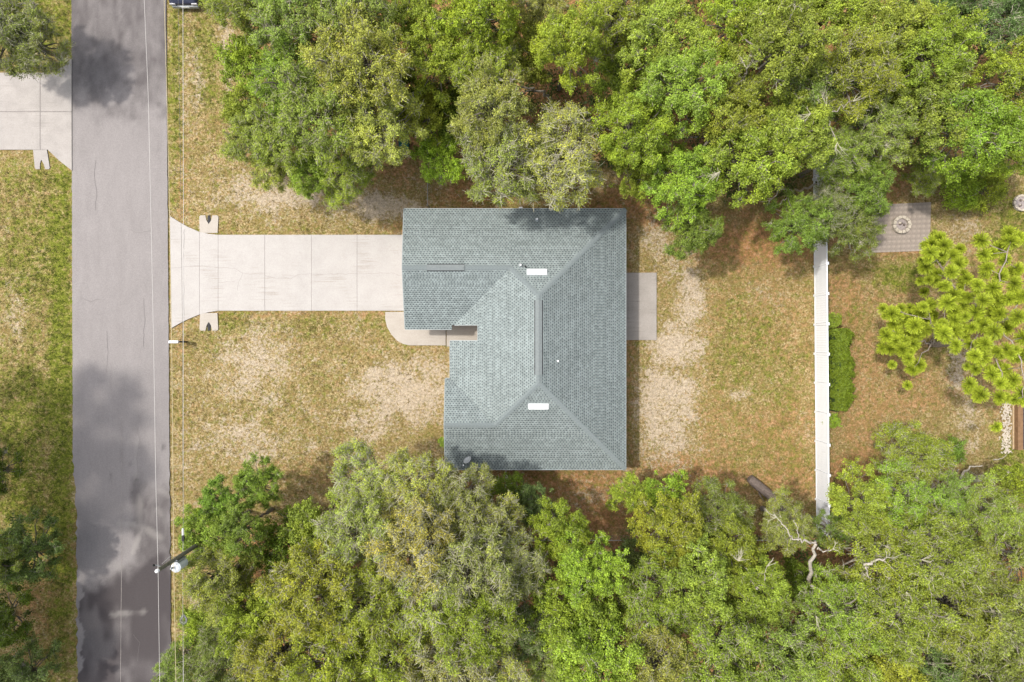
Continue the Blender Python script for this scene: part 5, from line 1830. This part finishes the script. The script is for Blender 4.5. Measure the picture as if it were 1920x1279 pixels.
def pine(label, base, h, limbs, tufts, zt):
    x, y, _ = W(*base)
    root = empty('pine_tree', (x, y, 0))
    tag(root, label, 'tree', 'pine trees beyond the white fence')
    top = Vector((x + RNG.normal(0, .15), y + RNG.normal(0, .15), h))
    m = MB()
    tr = [Vector((x, y, -.1)).lerp(top, k / 6) + (Vector(RNG.normal(0, .05, 3)) if 0 < k < 6 else Vector((0, 0, 0))) for k in range(7)]
    m.tube(tr, [.2 - .022 * k for k in range(7)], 9)
    m.build('trunk', M['pine_bark'], root, (-x, -y, 0), smooth=True)
    tips = []
    for p in limbs:
        b = MB()
        tips += limb_path(b, p, .055, .02, .05)
        b.build('branch', M['pine_bark'], root, (-x, -y, 0), smooth=True)
    for i, (px_, py_) in enumerate(tufts):
        z = zt + RNG.uniform(-1.1, .9)
        p = Vector(W(px_, py_, z))
        near = min(tips, key=lambda q: (q - p).length)
        b = MB()
        b.tube([near, near.lerp(p, .5) + Vector((0, 0, -.08)), p], [.02, .016, .012], 4)
        b.build('twig', M['pine_bark'], root, (-x, -y, 0))
        for k in range(int(RNG.integers(2, 5))):
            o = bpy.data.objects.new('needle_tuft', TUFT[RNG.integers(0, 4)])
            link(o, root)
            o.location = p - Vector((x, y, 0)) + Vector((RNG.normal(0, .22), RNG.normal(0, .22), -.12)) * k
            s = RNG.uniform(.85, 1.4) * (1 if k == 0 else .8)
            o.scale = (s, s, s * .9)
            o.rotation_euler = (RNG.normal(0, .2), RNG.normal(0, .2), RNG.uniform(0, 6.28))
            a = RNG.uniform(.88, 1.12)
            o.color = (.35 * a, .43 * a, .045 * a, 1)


RG = np.random.default_rng(19)
T1 = [(1748, 455), (1770, 462), (1742, 478), (1762, 490), (1785, 478), (1738, 500), (1755, 515), (1778, 508), (1800, 498), (1772, 535), (1790, 548), (1812, 525), (1835, 535), (1858, 505), (1850, 478),
      (1838, 455), (1872, 470), (1895, 455), (1912, 448), (1890, 485), (1908, 500), (1882, 515), (1902, 530), (1862, 535), (1838, 560), (1815, 565), (1868, 560), (1892, 560), (1912, 555), (1790, 585),
      (1775, 565), (1808, 592), (1830, 590), (1856, 588), (1880, 590), (1905, 590), (1770, 600), (1765, 622), (1790, 625), (1815, 640), (1790, 650), (1840, 612), (1870, 620), (1895, 615), (1915, 630),
      (1820, 665), (1845, 668), (1868, 662), (1900, 665), (1918, 668), (1830, 690), (1858, 698), (1885, 690), (1905, 712), (1880, 722), (1815, 722), (1835, 735), (1872, 745), (1918, 740), (1902, 752), (1868, 700), (1845, 650)]
T1 = [(a + RG.normal(0, 3), b + RG.normal(0, 3)) for a, b in T1]
T2 = [(1672, 588), (1690, 578), (1675, 610), (1694, 600), (1662, 630), (1680, 640), (1700, 628), (1692, 655), (1712, 645), (1728, 582), (1735, 600), (1716, 610), (1742, 572), (1668, 655), (1704, 672), (1722, 684), (1712, 694),
      (1732, 618), (1750, 590), (1685, 622), (1708, 590)]
pine('large yellow green pine with round needle tufts at the edge of the fire pit yard', (1850, 600, 0), 8.5,
     [[(1850, 600, 5.5), (1810, 560, 7), (1775, 520, 7.6), (1750, 475, 7.8)], [(1850, 600, 6), (1865, 550, 7.4), (1880, 500, 8), (1895, 455, 8)], [(1850, 600, 6), (1890, 590, 7.4), (1920, 560, 8)],
      [(1850, 600, 5.8), (1860, 650, 7), (1880, 700, 7.4), (1875, 740, 7.4)], [(1850, 600, 5.4), (1820, 640, 6.8), (1830, 690, 7.2)], [(1850, 600, 5.2), (1800, 605, 6.6), (1770, 600, 7)], [(1850, 600, 6.2), (1900, 640, 7.4), (1918, 690, 7.6), (1918, 745, 7.6)],
      [(1850, 600, 6.5), (1830, 570, 7.6), (1830, 530, 8)]],
     T1, 7.6)
pine('small pine branch cluster reaching towards the hedge from the large pine', (1745, 645, 0), 5.4,
     [[(1745, 645, 4), (1728, 640, 5), (1705, 635, 5.6), (1675, 620, 5.8)], [(1745, 645, 4.2), (1755, 628, 5.2), (1740, 600, 5.8), (1690, 585, 6)], [(1765, 622, 5.6), (1745, 645, 4.6), (1722, 680, 5.4)]],
     T2, 5.6)

# ---------------------------------------------------------------- undergrowth, grass, fallen leaves
def in_woods(px_, py_):
    """woods footprint on the ground in photo pixels"""
    up = (py_ < np.interp(px_, [430, 480, 560, 680, 760, 860, 900, 1100, 1220, 1340, 1420, 1560, 1650, 1760, 1920], [200, 250, 290, 290, 250, 280, 320, 330, 330, 380, 370, 400, 300, 280, 300])) & (px_ > 455)
    dn = (py_ > np.interp(px_, [380, 480, 560, 640, 800, 900, 1000, 1160, 1300, 1450, 1560, 1640, 1720, 1800, 1920], [1000, 1000, 990, 930, 930, 980, 1010, 1000, 1000, 1000, 960, 900, 930, 940, 930])) & (px_ > 385)
    lf = (px_ < 70) & ((py_ > 960) | (py_ < 60))
    return up | dn | lf


rng = np.random.default_rng(123)
n = 11000
px_, py_ = rng.uniform(-60, 1990, n), rng.uniform(-60, 1340, n)
k = in_woods(px_, py_) & ~((px_ > 1505) & (px_ < 1560)) & (fbm(px_ / 45, py_ / 45, 61, 3) > .30)
px_, py_ = px_[k], py_[k]
cx_, cy_ = (px_ - 960) * CAM_H / FPX, (639.5 - py_) * CAM_H / FPX
n = len(cx_)
hh = rng.uniform(.3, 2.8, n) * rng.uniform(.4, 1.3, n)
m_ = 26
off = nrm(rng.normal(0, 1, (n, m_, 3)) + np.array([0, 0, .4])) * rng.uniform(.25, .6, (n, 1, 1)) * rng.random((n, m_, 1)) ** .4
C = np.stack([cx_, cy_, hh], -1)[:, None, :] + off
lv, lq = leaves_np(rng, C.reshape(-1, 3), off.reshape(-1, 3), .16)
tn = np.repeat(rng.uniform(.6, 1.25, n), m_) * rng.uniform(.75, 1.25, n * m_)
lc = np.repeat(np.stack([tn, np.repeat(rng.random(n) ** 2, m_), np.full(n * m_, .1), np.ones(n * m_)], -1), 4, 0)
ug = link(bpy.data.objects.new('undergrowth', quad_mesh('undergrowth', lv, lq, [M['leaf']], cols=lc)))
ug.color = (.055, .088, .016, 1)
ug['kind'] = 'stuff'

# grass tufts: small real blades that break up the lawn
n = 60000
px_, py_ = rng.uniform(-20, 1940, n), rng.uniform(-20, 1300, n)
x_, y_ = (px_ - 960) * CAM_H / FPX, (639.5 - py_) * CAM_H / FPX
ws, wg, wl2 = zone_weights(px_, py_)
hit = (px_ > 130) & (px_ < 324)
hit |= (px_ > 316) & (px_ < 412) & (py_ > 402) & (py_ < 618)
hit |= (px_ > 405) & (px_ < 790) & (py_ > 437) & (py_ < 586)
hit |= (px_ > 719) & (px_ < 920) & (py_ > 580) & (py_ < 651)
hit |= (px_ > 770) & (px_ < 1145) & (py_ > 415) & (py_ < 855)
hit |= (px_ > 1120) & (px_ < 1234) & (py_ > 508) & (py_ < 641)
hit |= (px_ > 1630) & (px_ < 1750) & (py_ > 376) & (py_ < 476)
hit |= (px_ < 138) & (py_ > 105) & (py_ < 322)
hit |= (px_ > 1895) & (py_ > 735) & (py_ < 845)
dens = .25 + .9 * np.clip(wg, 0, 1) - .35 * np.clip(ws, 0, 1) + .25 * (fbm(px_ / 12, py_ / 12, 71, 3) - .5)
k = ~hit & (rng.random(n) < dens) & ~in_woods(px_, py_)
px_, py_, x_, y_, wg, ws = px_[k], py_[k], x_[k], y_[k], wg[k], ws[k]
n = len(x_)
m_ = 7
bp = np.stack([x_, y_, np.full(n, -.01)], -1)[:, None, :] + rng.normal(0, .05, (n, m_, 3)) * np.array([1, 1, 0])
bd = rng.normal(0, 1, (n, m_, 3)) * np.array([1, 1, 0])
bd = nrm(bd)
hgt = rng.uniform(.03, .085, (n, m_, 1))
tip = bp + bd * rng.uniform(.04, .11, (n, m_, 1)) + np.array([0, 0, 1.0]) * hgt
side = np.stack([-bd[..., 1], bd[..., 0], np.zeros((n, m_))], -1) * rng.uniform(.008, .017, (n, m_, 1))
v = np.stack([bp - side, bp + side, tip + side * .5, tip - side * .5], 2).reshape(-1, 3)
gw = np.clip(wg * 1.3 + rng.normal(0, .25, n) - .1, 0, 1)[:, None]
base = gw * np.array([.085, .105, .012]) + (1 - gw) * np.array([.20, .145, .055])
base = base * rng.uniform(.75, 1.3, (n, 1))
bc = np.repeat(np.concatenate([base, np.ones((n, 1))], 1), m_ * 4, 0)
M['blade'] = mat_attr('grass_blades', .8, 20, .1, .05)
gr_ = link(bpy.data.objects.new('grass', quad_mesh('grass', v, np.arange(len(v)).reshape(-1, 4), [M['blade']], cols=bc)))
gr_['kind'] = 'stuff'
